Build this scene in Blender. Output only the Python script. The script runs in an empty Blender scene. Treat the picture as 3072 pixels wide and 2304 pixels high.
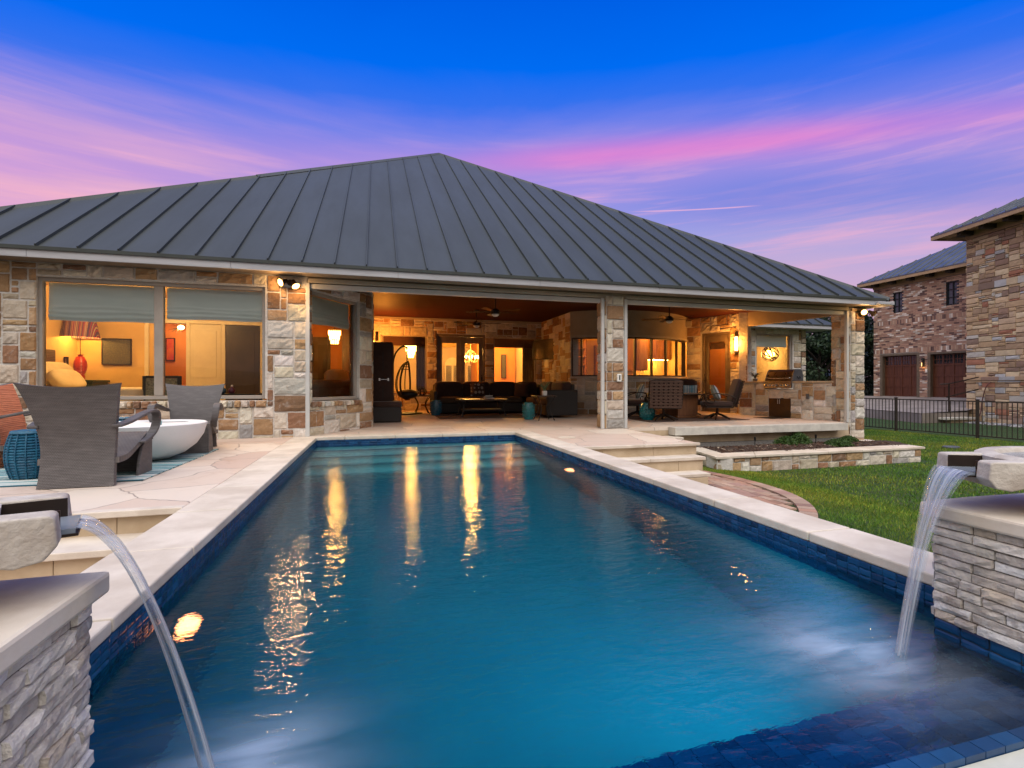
import bpy, math, random
import numpy as np
from mathutils import Vector, Matrix
sc = bpy.context.scene
COL = sc.collection
rad = math.radians
PI = math.pi
H = 0.85
TH = math.atan(294 / 1057.0)

def srgb(r, g, b):
    o = []
    for v in (r, g, b):
        v /= 255.0
        o.append(v / 12.92 if v <= .04045 else ((v + .055) / 1.055) ** 2.4)
    return tuple(o)

# ------------------------------------------------------------------ mesh builder
class MB:
    def __init__(s):
        s.v = []; s.f = []; s.c = []; s.m = []; s.hascol = False
    def add(s, vs, fs, c=None, m=0):
        b = len(s.v)
        s.v.extend(vs)
        for f in fs:
            s.f.append(tuple(i + b for i in f)); s.c.append(c); s.m.append(m)
        if c is not None: s.hascol = True
    def box(s, x0, y0, z0, x1, y1, z1, c=None, m=0, M=None):
        vs = [(x, y, z) for z in (z0, z1) for y in (y0, y1) for x in (x0, x1)]
        if M is not None: vs = [tuple(M @ Vector(p)) for p in vs]
        s.add(vs, [(0, 2, 3, 1), (4, 5, 7, 6), (0, 1, 5, 4), (1, 3, 7, 5), (3, 2, 6, 7), (2, 0, 4, 6)], c, m)
        return s
    def prism(s, poly, z0, z1, c=None, m=0, M=None):
        n = len(poly)
        vs = [(p[0], p[1], z0) for p in poly] + [(p[0], p[1], z1) for p in poly]
        if M is not None: vs = [tuple(M @ Vector(p)) for p in vs]
        fs = [tuple(range(n - 1, -1, -1)), tuple(range(n, 2 * n))]
        fs += [(i, (i + 1) % n, n + (i + 1) % n, n + i) for i in range(n)]
        s.add(vs, fs, c, m); return s
    def slope(s, poly3, th, c=None, m=0):
        n = len(poly3)
        vs = [tuple(p) for p in poly3] + [(p[0], p[1], p[2] - th) for p in poly3]
        fs = [tuple(range(n)), tuple(range(2 * n - 1, n - 1, -1))]
        fs += [(i, n + i, n + (i + 1) % n, (i + 1) % n) for i in range(n)]
        s.add(vs, fs, c, m); return s
    def tube(s, pts, r, n=8, c=None, m=0, caps=True, up=(0, 0, 1), flat=1.0):
        pts = [Vector(p) for p in pts]; K = len(pts)
        rs = r if isinstance(r, (list, tuple)) else [r] * K
        vs = []; prev = None
        for i, p in enumerate(pts):
            t = (pts[min(i + 1, K - 1)] - pts[max(i - 1, 0)]).normalized()
            a = Vector(up) if prev is None else prev
            b = t.cross(a)
            if b.length < 1e-4: b = t.cross(Vector((1, 0, 0)))
            if b.length < 1e-4: b = t.cross(Vector((0, 1, 0)))
            b.normalize(); a = b.cross(t).normalized(); prev = a
            for k in range(n):
                w = 2 * PI * k / n
                q = p + a * (math.cos(w) * rs[i] * flat) + b * (math.sin(w) * rs[i])
                vs.append(tuple(q))
        fs = []
        for i in range(K - 1):
            for k in range(n):
                fs.append((i * n + k, i * n + (k + 1) % n, (i + 1) * n + (k + 1) % n, (i + 1) * n + k))
        if caps:
            fs.append(tuple(range(n - 1, -1, -1))); fs.append(tuple((K - 1) * n + k for k in range(n)))
        s.add(vs, fs, c, m); return s
    def lathe(s, prof, cx=0, cy=0, cz=0, n=24, c=None, m=0, sx=1, sy=1, M=None):
        K = len(prof); vs = []
        for (r, z) in prof:
            for k in range(n):
                w = 2 * PI * k / n
                vs.append((cx + math.cos(w) * r * sx, cy + math.sin(w) * r * sy, cz + z))
        if M is not None: vs = [tuple(M @ Vector(p)) for p in vs]
        fs = [(i * n + k, i * n + (k + 1) % n, (i + 1) * n + (k + 1) % n, (i + 1) * n + k) for i in range(K - 1) for k in range(n)]
        if prof[0][0] > 1e-5: fs.append(tuple(range(n - 1, -1, -1)))
        if prof[-1][0] > 1e-5 and not (K == 2 and prof[0][0] < 1e-5): fs.append(tuple((K - 1) * n + k for k in range(n)))
        s.add(vs, fs, c, m); return s
    def ball(s, cx, cy, cz, rx, ry=None, rz=None, n=12, c=None, m=0, M=None, sq=1.0):
        ry = rx if ry is None else ry; rz = rx if rz is None else rz
        K = n; vs = []; 
        def pw(a): return math.copysign(abs(a) ** sq, a)
        for i in range(K + 1):
            ph = -PI / 2 + PI * i / K
            for k in range(2 * n):
                w = PI * k / n
                vs.append((cx + rx * pw(math.cos(ph)) * pw(math.cos(w)), cy + ry * pw(math.cos(ph)) * pw(math.sin(w)), cz + rz * pw(math.sin(ph))))
        if M is not None: vs = [tuple(M @ Vector(p)) for p in vs]
        N = 2 * n
        fs = [(i * N + k, i * N + (k + 1) % N, (i + 1) * N + (k + 1) % N, (i + 1) * N + k) for i in range(K) for k in range(N)]
        s.add(vs, fs, c, m); return s
    def grid(s, P, nu, nv, c=None, m=0, thick=None):
        """P(u,v)->Vector point; thick: a vector-valued offset function for a back face"""
        vs = [tuple(P(i / nu, j / nv)) for j in range(nv + 1) for i in range(nu + 1)]
        W = nu + 1
        fs = [(j * W + i, j * W + i + 1, (j + 1) * W + i + 1, (j + 1) * W + i) for j in range(nv) for i in range(nu)]
        if thick is not None:
            b = len(vs)
            vs += [tuple(Vector(P(i / nu, j / nv)) + Vector(thick(i / nu, j / nv))) for j in range(nv + 1) for i in range(nu + 1)]
            fs += [(b + j * W + i, b + (j + 1) * W + i, b + (j + 1) * W + i + 1, b + j * W + i + 1) for j in range(nv) for i in range(nu)]
            edge = [i for i in range(nu + 1)] + [j * W + nu for j in range(1, nv + 1)] + [nv * W + i for i in range(nu - 1, -1, -1)] + [j * W for j in range(nv - 1, 0, -1)]
            for q in range(len(edge)):
                a, e = edge[q], edge[(q + 1) % len(edge)]
                fs.append((e, a, a + b, e + b))
        s.add(vs, fs, c, m); return s
    def build(s, name, mats, parent=None, smooth=False, bevel=0, loc=None, angle=40, seg=2, world=False):
        me = bpy.data.meshes.new(name)
        me.from_pydata(s.v, [], s.f)
        mats = mats if isinstance(mats, (list, tuple)) else [mats]
        for q in mats: me.materials.append(q)
        if len(mats) > 1: me.polygons.foreach_set('material_index', s.m)
        if s.hascol:
            a = me.color_attributes.new('col', 'FLOAT_COLOR', 'CORNER')
            tot = np.empty(len(me.polygons), dtype=np.int32); me.polygons.foreach_get('loop_total', tot)
            cc = np.array([(q[0], q[1], q[2], 1.0) if q is not None else (.5, .5, .5, 1) for q in s.c], dtype=np.float32)
            a.data.foreach_set('color', np.repeat(cc, tot, axis=0).ravel())
        me.validate(); me.update()
        if smooth:
            me.polygons.foreach_set('use_smooth', [True] * len(me.polygons))
            if smooth == 'auto': 
                try: me.set_sharp_from_angle(angle=rad(angle))
                except Exception: pass
        o = bpy.data.objects.new(name, me); COL.objects.link(o)
        if loc: o.location = loc
        if parent is not None:
            o.parent = parent
            if world:
                r = parent
                while r.parent is not None: r = r.parent
                if parent.parent is None:
                    o.matrix_parent_inverse = Matrix.Translation(-Vector(r.location))
        if bevel:
            b = o.modifiers.new('bevel', 'BEVEL'); b.width = bevel; b.segments = seg; b.limit_method = 'ANGLE'; b.angle_limit = rad(35)
        return o

def tag(o, label=None, cat=None, group=None, kind=None):
    if label: o['label'] = label
    if cat: o['category'] = cat
    if group: o['group'] = group
    if kind: o['kind'] = kind
    return o
def thing(name, label, cat, loc=(0, 0, 0), rz=0, group=None):
    o = bpy.data.objects.new(name, None); COL.objects.link(o)
    o.location = loc; o.rotation_euler = (0, 0, rz)
    return tag(o, label, cat, group)
def copy_tree(o, loc=None, rz=None, label=None, parent=None):
    c = o.copy(); COL.objects.link(c)
    if parent is not None: c.parent = parent
    if loc is not None: c.location = loc
    if rz is not None: c.rotation_euler = (0, 0, rz)
    if label: c['label'] = label
    for ch in list(o.children): copy_tree(ch, parent=c)
    return c
def lamp(name, loc, power, color, r=.05, kind='POINT', parent=None, **kw):
    l = bpy.data.lights.new(name, kind); l.energy = power; l.color = color
    if kind in ('POINT', 'SPOT'): l.shadow_soft_size = r
    for k, v in kw.items(): setattr(l, k, v)
    o = bpy.data.objects.new(name, l); COL.objects.link(o); o.location = loc
    return o
def aim(o, d):
    o.rotation_euler = Vector(d).to_track_quat('-Z', 'Y').to_euler()

# ------------------------------------------------------------------ node helpers
class NT:
    def __init__(s, nt): s.nt = nt
    def n(s, t, **kw):
        q = s.nt.nodes.new(t)
        for k, v in kw.items(): setattr(q, k, v)
        return q
    def l(s, a, b): s.nt.links.new(a, b)
    def put(s, sock, v):
        if isinstance(v, bpy.types.NodeSocket): s.l(v, sock)
        elif isinstance(v, (tuple, list)) and len(v) == 3 and sock.type == 'RGBA': sock.default_value = (*v, 1)
        else: sock.default_value = v
    def math(s, op, a, b=None, c=None, clamp=False):
        q = s.n('ShaderNodeMath', operation=op, use_clamp=clamp)
        for i, x in enumerate((a, b, c)):
            if x is not None: s.put(q.inputs[i], x)
        return q.outputs[0]
    def mix(s, f, a, b, mode='MIX'):
        q = s.n('ShaderNodeMix', data_type='RGBA', blend_type=mode)
        q.clamp_factor = True
        s.put(q.inputs[0], f); s.put(q.inputs[6], a); s.put(q.inputs[7], b)
        return q.outputs[2]
    def smooth(s, x, a, b):
        q = s.n('ShaderNodeMapRange', interpolation_type='SMOOTHSTEP')
        s.put(q.inputs[0], x); q.inputs[1].default_value = a; q.inputs[2].default_value = b
        return q.outputs[0]
    def ramp(s, x, stops, interp='LINEAR'):
        q = s.n('ShaderNodeValToRGB'); cr = q.color_ramp; cr.interpolation = interp
        while len(cr.elements) < len(stops): cr.elements.new(.5)
        for e, (p, c) in zip(cr.elements, stops):
            e.position = p; e.color = (*c, 1) if len(c) == 3 else c
        s.put(q.inputs[0], x); return q.outputs[0]
    def noise(s, vec, scale, detail=4, rough=.55, dist=0.0):
        q = s.n('ShaderNodeTexNoise'); q.inputs['Scale'].default_value = scale
        q.inputs['Detail'].default_value = detail; q.inputs['Roughness'].default_value = rough; q.inputs['Distortion'].default_value = dist
        if vec is not None: s.l(vec, q.inputs['Vector'])
        return q.outputs['Fac']
    def mapping(s, vec, scale=(1, 1, 1), rot=(0, 0, 0), loc=(0, 0, 0)):
        q = s.n('ShaderNodeMapping'); q.inputs['Scale'].default_value = scale; q.inputs['Rotation'].default_value = rot; q.inputs['Location'].default_value = loc
        s.l(vec, q.inputs[0]); return q.outputs[0]
    def bump(s, h, strength=.3, dist=.02, normal=None):
        q = s.n('ShaderNodeBump'); q.inputs['Strength'].default_value = strength; q.inputs['Distance'].default_value = dist
        s.l(h, q.inputs['Height'])
        if normal is not None: s.l(normal, q.inputs['Normal'])
        return q.outputs[0]

def mat(name):
    m = bpy.data.materials.new(name); m.use_nodes = True
    t = NT(m.node_tree); b = m.node_tree.nodes['Principled BSDF']
    return m, t, b
def pm(name, c1, c2=None, scale=8, rough=.6, metal=0.0, bump=0.0, bscale=30, bdist=.01, stretch=(1, 1, 1), spec=.5, coat=0, sheen=0):
    m, t, b = mat(name)
    tc = t.n('ShaderNodeTexCoord').outputs['Object']
    v = t.mapping(tc, stretch)
    if c2 is None: c2 = tuple(x * .72 for x in c1)
    n1 = t.noise(v, scale, 5, .6)
    t.l(t.mix(t.smooth(n1, .3, .7), c1, c2), b.inputs['Base Color'])
    n2 = t.noise(v, scale * 3.1, 3)
    t.l(t.math('MULTIPLY_ADD', n2, .25, rough - .12), b.inputs['Roughness'])
    b.inputs['Metallic'].default_value = metal
    b.inputs['Specular IOR Level'].default_value = spec
    if coat: b.inputs['Coat Weight'].default_value = coat
    if sheen: b.inputs['Sheen Weight'].default_value = sheen
    if bump:
        t.l(t.bump(t.noise(v, bscale, 4), bump, bdist), b.inputs['Normal'])
    return m
def emit(name, color, strength, base=(.8, .8, .8)):
    m, t, b = mat(name)
    b.inputs['Base Color'].default_value = (*base, 1)
    b.inputs['Emission Color'].default_value = (*color, 1); b.inputs['Emission Strength'].default_value = strength
    return m
def glass(name, tint=(1, 1, 1), refl=1.6, rough=0.0):
    m, t, b = mat(name); m.node_tree.nodes.remove(b)
    out = m.node_tree.nodes['Material Output']
    fr = t.n('ShaderNodeFresnel'); fr.inputs[0].default_value = 1.45
    f = t.math('MULTIPLY', fr.outputs[0], refl, clamp=True)
    tr = t.n('ShaderNodeBsdfTransparent'); tr.inputs[0].default_value = (*tint, 1)
    gl = t.n('ShaderNodeBsdfGlossy'); gl.inputs['Roughness'].default_value = rough
    mx = t.n('ShaderNodeMixShader'); t.l(f, mx.inputs[0]); t.l(tr.outputs[0], mx.inputs[1]); t.l(gl.outputs[0], mx.inputs[2])
    t.l(mx.outputs[0], out.inputs[0]); return m

def colmat(name, var=.35, scale=9, rough=.85, bump=.5, bscale=22, bdist=.012, stain=None, pale=None):
    """colour per stone from the mesh attribute, broken up by grain, veins and blotches of the stone itself"""
    m, t, b = mat(name)
    a = t.n('ShaderNodeAttribute', attribute_name='col').outputs['Color']
    tc = t.n('ShaderNodeTexCoord').outputs['Object']
    n1 = t.noise(tc, scale, 6, .65); n2 = t.noise(tc, scale * 4.3, 4, .6)
    k = t.math('ADD', t.math('MULTIPLY', n1, var * 1.5), t.math('MULTIPLY', n2, var))
    k = t.math('ADD', k, 1 - var * 1.25)
    cmb = t.n('ShaderNodeCombineColor'); 
    for i in range(3): t.l(k, cmb.inputs[i])
    c = t.mix(1.0, a, cmb.outputs[0], 'MULTIPLY')
    if pale is not None:
        n5 = t.noise(tc, scale * .8, 6, .72, .8)
        c = t.mix(t.math('MULTIPLY', t.smooth(n5, .54, .66), pale), c, (.62, .60, .56))
    if stain is not None:
        n3 = t.noise(tc, scale * .55, 5, .7, .6)
        c = t.mix(t.math('MULTIPLY', t.smooth(n3, .56, .72), .55), c, stain)
    t.l(c, b.inputs['Base Color'])
    b.inputs['Roughness'].default_value = rough
    b.inputs['Specular IOR Level'].default_value = .3
    h = t.math('ADD', t.noise(tc, bscale, 6, .65), t.math('MULTIPLY', t.noise(tc, bscale * .35, 3), .8))
    if bump: t.l(t.bump(h, bump, bdist), b.inputs['Normal'])
    return m

# ------------------------------------------------------------------ stone walls
CREAM = [(.58, .52, .43), (.53, .47, .38), (.62, .58, .51), (.47, .40, .31)]
GREY = [(.37, .35, .32), (.43, .40, .37), (.32, .31, .29)]
TAN = [(.35, .215, .115), (.30, .17, .085), (.40, .265, .145), (.25, .135, .075), (.20, .115, .07)]
def house_stone(r):
    k = r.random()
    c = r.choice(CREAM) if k < .50 else r.choice(GREY) if k < .59 else r.choice(TAN)
    j = r.uniform(.85, 1.12)
    return (c[0] * j, c[1] * j * r.uniform(.97, 1.03), c[2] * j * r.uniform(.94, 1.06))
def warm_stone(r):
    k = r.random()
    c = r.choice([(.58, .41, .25), (.50, .34, .20), (.40, .27, .17), (.62, .48, .31), (.53, .38, .25)]) if k < .7 else r.choice([(.33, .21, .15), (.40, .18, .11), (.28, .19, .14)]) if k < .88 else r.choice([(.50, .46, .40), (.46, .45, .44)])
    j = r.uniform(.85, 1.1); return tuple(x * j for x in c)
def brick_col(r):
    k = r.random()
    c = (.40, .23, .165) if k < .45 else (.48, .31, .22) if k < .68 else (.15, .085, .075) if k < .86 else (.66, .56, .48)
    j = r.uniform(.8, 1.2); return tuple(x * j for x in c)
def split_stone(r):
    k = r.random()
    c = r.choice([(.58, .53, .46), (.66, .61, .54), (.48, .43, .38), (.53, .45, .36), (.40, .36, .32)]) if k < .9 else (.62, .60, .57)
    j = r.uniform(.88, 1.12); return tuple(x * j for x in c)

def ashlar(L, Hh, cw, ch, holes, r, wr=(2, 5), hr=(1, 3)):
    nx = max(1, round(L / cw)); nz = max(1, round(Hh / ch)); cw = L / nx; ch = Hh / nz
    occ = [[False] * nx for _ in range(nz)]
    for j in range(nz):
        for i in range(nx):
            s, t = (i + .5) * cw, (j + .5) * ch
            if any(a < s < b and c < t < d for a, b, c, d in holes): occ[j][i] = True
    out = []
    for j in range(nz):
        for i in range(nx):
            if occ[j][i]: continue
            h = r.randint(*hr); w = r.randint(*wr)
            if h == 1: w = min(w, 3 if wr[1] < 7 else w)
            ww = 1
            while ww < w and i + ww < nx and not occ[j][i + ww]: ww += 1
            hh = 1
            while hh < h and j + hh < nz and not any(occ[j + hh][i + q] for q in range(ww)): hh += 1
            # swallow a one-cell leftover
            if i + ww == nx - 1 and not any(occ[j + q][nx - 1] for q in range(hh)): ww += 1
            for q in range(hh):
                for p in range(ww): occ[j + q][i + p] = True
            out.append((i * cw, (i + ww) * cw, j * ch, (j + hh) * ch))
    return out
def stone_blocks(mb, rects, r, mapf, colf, gap=.016, depth=.020, rough=.011, cell=.07, djit=.006, inset=.012, edge=-.004, jit=.003):
    for (s0, s1, t0, t1) in rects:
        c = colf(r)
        a0, a1, b0, b1 = s0 + gap * r.uniform(.35, .65), s1 - gap * r.uniform(.35, .65), t0 + gap * r.uniform(.35, .65), t1 - gap * r.uniform(.35, .65)
        nu = max(2, min(6, round((a1 - a0) / cell) + 1)); nv = max(2, min(5, round((b1 - b0) / cell) + 1))
        d0 = depth + r.uniform(-djit, djit)
        ins = min(inset, (a1 - a0) * .2, (b1 - b0) * .2)
        us = [a0] + [a0 + ins + (a1 - a0 - 2 * ins) * i / nu for i in range(nu + 1)] + [a1]
        vs_ = [b0] + [b0 + ins + (b1 - b0 - 2 * ins) * i / nv for i in range(nv + 1)] + [b1]
        nx, ny = len(us), len(vs_); P = []
        for jj, t in enumerate(vs_):
            for ii, s in enumerate(us):
                e = ii in (0, nx - 1) or jj in (0, ny - 1)
                if e:
                    P.append(mapf(s + r.uniform(-jit, jit), t + r.uniform(-jit, jit), edge))
                else:
                    ed = ii in (1, nx - 2) or jj in (1, ny - 2)
                    dd = d0 + (r.uniform(-rough, rough * .3) if ed else r.uniform(-rough * .6, rough))
                    P.append(mapf(s, t, max(.003, dd)))
        F = [(j * nx + i, j * nx + i + 1, (j + 1) * nx + i + 1, (j + 1) * nx + i) for j in range(ny - 1) for i in range(nx - 1)]
        mb.add(P, F, c)
def segmap(P0, P1, z0):
    P0 = Vector((P0[0], P0[1])); d = Vector((P1[0], P1[1])) - P0; L = d.length; u = d / L; n = Vector((u.y, -u.x))
    return (lambda s, t, q: (P0.x + u.x * s + n.x * q, P0.y + u.y * s + n.y * q, z0 + t)), L
def polymap(pts, z0):
    segs = []; acc = 0
    for a, b in zip(pts[:-1], pts[1:]):
        L = math.hypot(b[0] - a[0], b[1] - a[1]); segs.append((acc, L, a, ((b[0] - a[0]) / L, (b[1] - a[1]) / L))); acc += L
    def f(s, t, q):
        for (st, L, a, u) in segs:
            if s <= st + L + 1e-6: break
        k = s - st
        return (a[0] + u[0] * k + u[1] * q, a[1] + u[1] * k - u[0] * q, z0 + t)
    return f, acc
MORTAR = (.54, .51, .47)
def wall_core(mb, P0, P1, z0, z1, holes, thick, c=MORTAR):
    """solid wall with openings; holes in (s0,s1,z0,z1) absolute z; outer face on the line P0-P1"""
    f, L = segmap(P0, P1, 0)
    xs = sorted({0, L, *[min(max(h[0], 0), L) for h in holes], *[min(max(h[1], 0), L) for h in holes]})
    for a, b in zip(xs[:-1], xs[1:]):
        if b - a < 1e-4: continue
        m = (a + b) / 2; zz = [(z0, z1)]
        for h in holes:
            if h[0] < m < h[1]:
                nz = []
                for (p, q) in zz:
                    if h[2] > p: nz.append((p, min(q, h[2])))
                    if h[3] < q: nz.append((max(p, h[3]), q))
                zz = [w for w in nz if w[1] - w[0] > 1e-4]
        for (p, q) in zz:
            vs = [f(s, z, -d) for z in (p, q) for d in (thick, 0) for s in (a, b)]
            mb.add(vs, [(0, 2, 3, 1), (4, 5, 7, 6), (0, 1, 5, 4), (1, 3, 7, 5), (3, 2, 6, 7), (2, 0, 4, 6)], c)
def stone_wall(name, parent, P0, P1, z0, z1, holes, seed, thick=.22, cw=.10, ch=.092, wr=(2, 5), hr=(1, 3), colf=house_stone, material=None, mortar=MORTAR, **kw):
    r = random.Random(seed); mb = MB()
    wall_core(mb, P0, P1, z0, z1, holes, thick, mortar)
    f, L = segmap(P0, P1, z0)
    rects = ashlar(L, z1 - z0, cw, ch, [(h[0], h[1], h[2] - z0, h[3] - z0) for h in holes], r, wr, hr)
    stone_blocks(mb, rects, r, f, colf, **kw)
    return mb.build(name, material, parent, world=True)
# ------------------------------------------------------------------ materials
M = {}
M['stone'] = colmat('limestone', var=.42, scale=8, bump=.75, bscale=20, bdist=.018, stain=(.19, .11, .055), pale=.22)
M['warmstone'] = colmat('ledgestone', var=.3, scale=3, bump=.4, bscale=9, bdist=.03)
M['brick'] = colmat('brick', var=.25, scale=5, bump=.3, bscale=14)
M['split'] = colmat('travertine_split', var=.55, scale=9, rough=.8, bump=1.0, bscale=34, bdist=.012, stain=(.15, .095, .06), pale=.5)
M['coping'] = pm('coping_stone', (.64, .57, .48), (.48, .41, .33), 2.6, .72, bump=.3, bscale=60, bdist=.005)
M['riser'] = pm('riser_stone', (.52, .41, .28), (.40, .30, .19), 3, .75, bump=.25, bscale=30, bdist=.006)
M['capstone'] = pm('cap_stone', (.64, .57, .47), (.46, .38, .29), 3.2, .7, bump=.3, bscale=40, bdist=.005)
M['concrete'] = pm('cast_concrete', (.52, .48, .42), (.33, .28, .23), 9, .75, bump=.8, bscale=60, bdist=.006)
M['concrete_rough'] = pm('rough_foundation', (.27, .26, .24), (.18, .17, .16), 25, .9, bump=.6, bscale=60, bdist=.006)
M['ledge'] = pm('pale_ledge', (.55, .53, .47), (.44, .42, .38), 6, .7, bump=.1)
M['fascia'] = pm('fascia_paint', (.42, .42, .44), (.30, .30, .32), 2.2, .6, bump=.1, bscale=25, stretch=(.35, 1, 3))
M['valance'] = pm('valance_paint', (.36, .31, .24), (.31, .27, .21), 3, .6)
M['soffit'] = pm('soffit_paint', (.22, .17, .12), (.18, .14, .10), 3, .7)
M['track'] = pm('screen_aluminium', (.52, .52, .50), (.46, .46, .45), 3, .45)
M['frame'] = pm('window_frame_metal', (.33, .29, .25), (.27, .24, .21), 4, .5)
M['frame_dark'] = pm('dark_wood_frame', (.045, .025, .013), (.025, .014, .008), 9, .5, stretch=(1, 1, .2))
M['door_paint'] = pm('door_paint', (.16, .12, .08), (.11, .08, .055), 5, .5)
M['stucco'] = pm('stucco', (.33, .27, .20), (.27, .22, .16), 2, .9, bump=.3, bscale=90, bdist=.003)
M['woodceil'] = pm('cedar_ceiling', (.065, .012, .006), (.036, .007, .004), 2.5, .6, stretch=(.25, 9, 1), spec=.12)
M['blind'] = pm('roman_shade_fabric', (.74, .83, .78), (.66, .76, .71), 3, .9, bump=.15, bscale=12, bdist=.01, stretch=(.4, 1, 2))
M['glass'] = glass('window_glass', (.96, .97, .96), 2.0)
M['chrome'] = pm('chrome', (.75, .74, .72), (.65, .64, .62), 5, .22, 1.0)
M['steel'] = pm('stainless_steel', (.34, .33, .33), (.26, .25, .25), 4, .36, 1.0, stretch=(1, 8, 1))
M['greymetal'] = pm('grey_cast_metal', (.10, .11, .13), (.075, .085, .10), 6, .5, .2)
M['black'] = pm('black_metal', (.014, .013, .013), (.009, .009, .009), 8, .5, .3)
M['bronze'] = pm('bronze_metal', (.035, .022, .015), (.022, .014, .01), 8, .45, .5)
M['fence'] = pm('fence_metal', (.045, .035, .028), (.03, .024, .02), 8, .5, .2)
M['darkwicker'] = pm('dark_wicker', (.014, .010, .009), (.007, .006, .006), 60, .6, bump=.8, bscale=70, bdist=.008, stretch=(1, 1, 3))
M['browncloth'] = pm('brown_cushion', (.040, .017, .012), (.026, .011, .008), 5, .9, bump=.15, bscale=18, sheen=.15)
M['tancloth'] = pm('tan_cushion', (.06, .034, .018), (.042, .024, .013), 5, .9)
M['cream'] = pm('cream_cloth', (.62, .55, .40), (.54, .47, .33), 6, .9, bump=.2, bscale=10, bdist=.02)
M['whitepaint'] = pm('white_trim', (.68, .62, .50), (.62, .56, .45), 4, .5)
M['yellowwall'] = pm('ochre_wall', (.64, .44, .20), (.56, .38, .17), 1.6, .85, bump=.06)
M['orangewall'] = pm('orange_wall', (.62, .27, .09), (.54, .22, .07), 1.6, .85)
M['palewall'] = pm('great_room_wall', (.58, .48, .36), (.52, .43, .32), 1.5, .85)
M['tilefloor'] = pm('interior_floor', (.30, .21, .12), (.24, .16, .09), 2, .4)
M['cabinet'] = pm('cabinet_wood', (.19, .075, .028), (.12, .045, .017), 5, .4, stretch=(3, 3, .4))
M['terracotta'] = pm('red_glaze', (.55, .045, .012), (.42, .03, .01), 7, .3)
M['navydoor'] = pm('dark_door', (.045, .032, .028), (.03, .022, .02), 3, .35)
M['tealglaze'] = pm('teal_glaze', (.012, .20, .22), (.008, .13, .15), 16, .25, coat=.4)
M['blueglaze'] = pm('blue_glaze', (.015, .12, .20), (.008, .07, .13), 14, .25, coat=.4)
M['bluewicker'] = pm('blue_wicker', (.008, .115, .20), (.004, .06, .12), 30, .55, bump=.3, bscale=40)
M['whitebowl'] = pm('white_composite', (.70, .70, .70), (.64, .65, .66), 3, .55, bump=.05)
M['mulch'] = pm('mulch', (.075, .040, .026), (.025, .014, .010), 45, .95, bump=1.0, bscale=55, bdist=.03)
M['bark'] = pm('bark', (.06, .045, .035), (.035, .027, .02), 6, .9, bump=.6, bscale=14, stretch=(2, 2, .4))
M['tablewood'] = pm('dark_table_top', (.05, .03, .02), (.03, .018, .012), 6, .3)
M['garagewood'] = pm('mahogany_panel', (.125, .040, .018), (.075, .022, .010), 5, .45, stretch=(5, 5, .4))
M['nroofmetal'] = pm('grey_roof_metal', (.13, .14, .15), (.09, .10, .11), 2, .4, .5)
M['tantrim'] = pm('tan_trim', (.42, .27, .15), (.34, .22, .12), 3, .7)
M['driveway'] = pm('driveway_concrete', (.34, .29, .26), (.22, .19, .17), 1.2, .7, bump=.2, bscale=20)
M['rug_plain'] = pm('brown_rug', (.12, .075, .055), (.06, .035, .028), 5, .95, bump=.3, bscale=50)
M['white'] = pm('white_plastic', (.75, .74, .70), (.7, .69, .66), 4, .4)
M['curtain'] = pm('curtain_cloth', (.16, .10, .06), (.11, .07, .04), 6, .9, stretch=(4, 4, .3))
M['sofacloth'] = pm('grey_sofa_cloth', (.26, .23, .17), (.21, .18, .13), 6, .9)
M['bulb'] = emit('lit_bulb', (1, .46, .07), 11)
M['bulbwarm'] = emit('candle_bulb', (1, .58, .18), 24)
M['crystal'] = emit('lit_crystal', (1, .53, .10), 13)
M['lampglow'] = emit('lit_lamp_panel', (1, .66, .25), 5)
M['undercab'] = emit('under_cabinet_strip', (1, .75, .25), 12)
M['poolled'] = emit('pool_lamp_lens', (1, .12, .03), 16)
M['bronzedoor'] = pm('bronze_cabinet_door', (.10, .055, .025), (.07, .04, .02), 3, .42, .6)
M['tiles'] = colmat('pool_tile', var=.3, scale=18, rough=.22, bump=.06)

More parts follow.
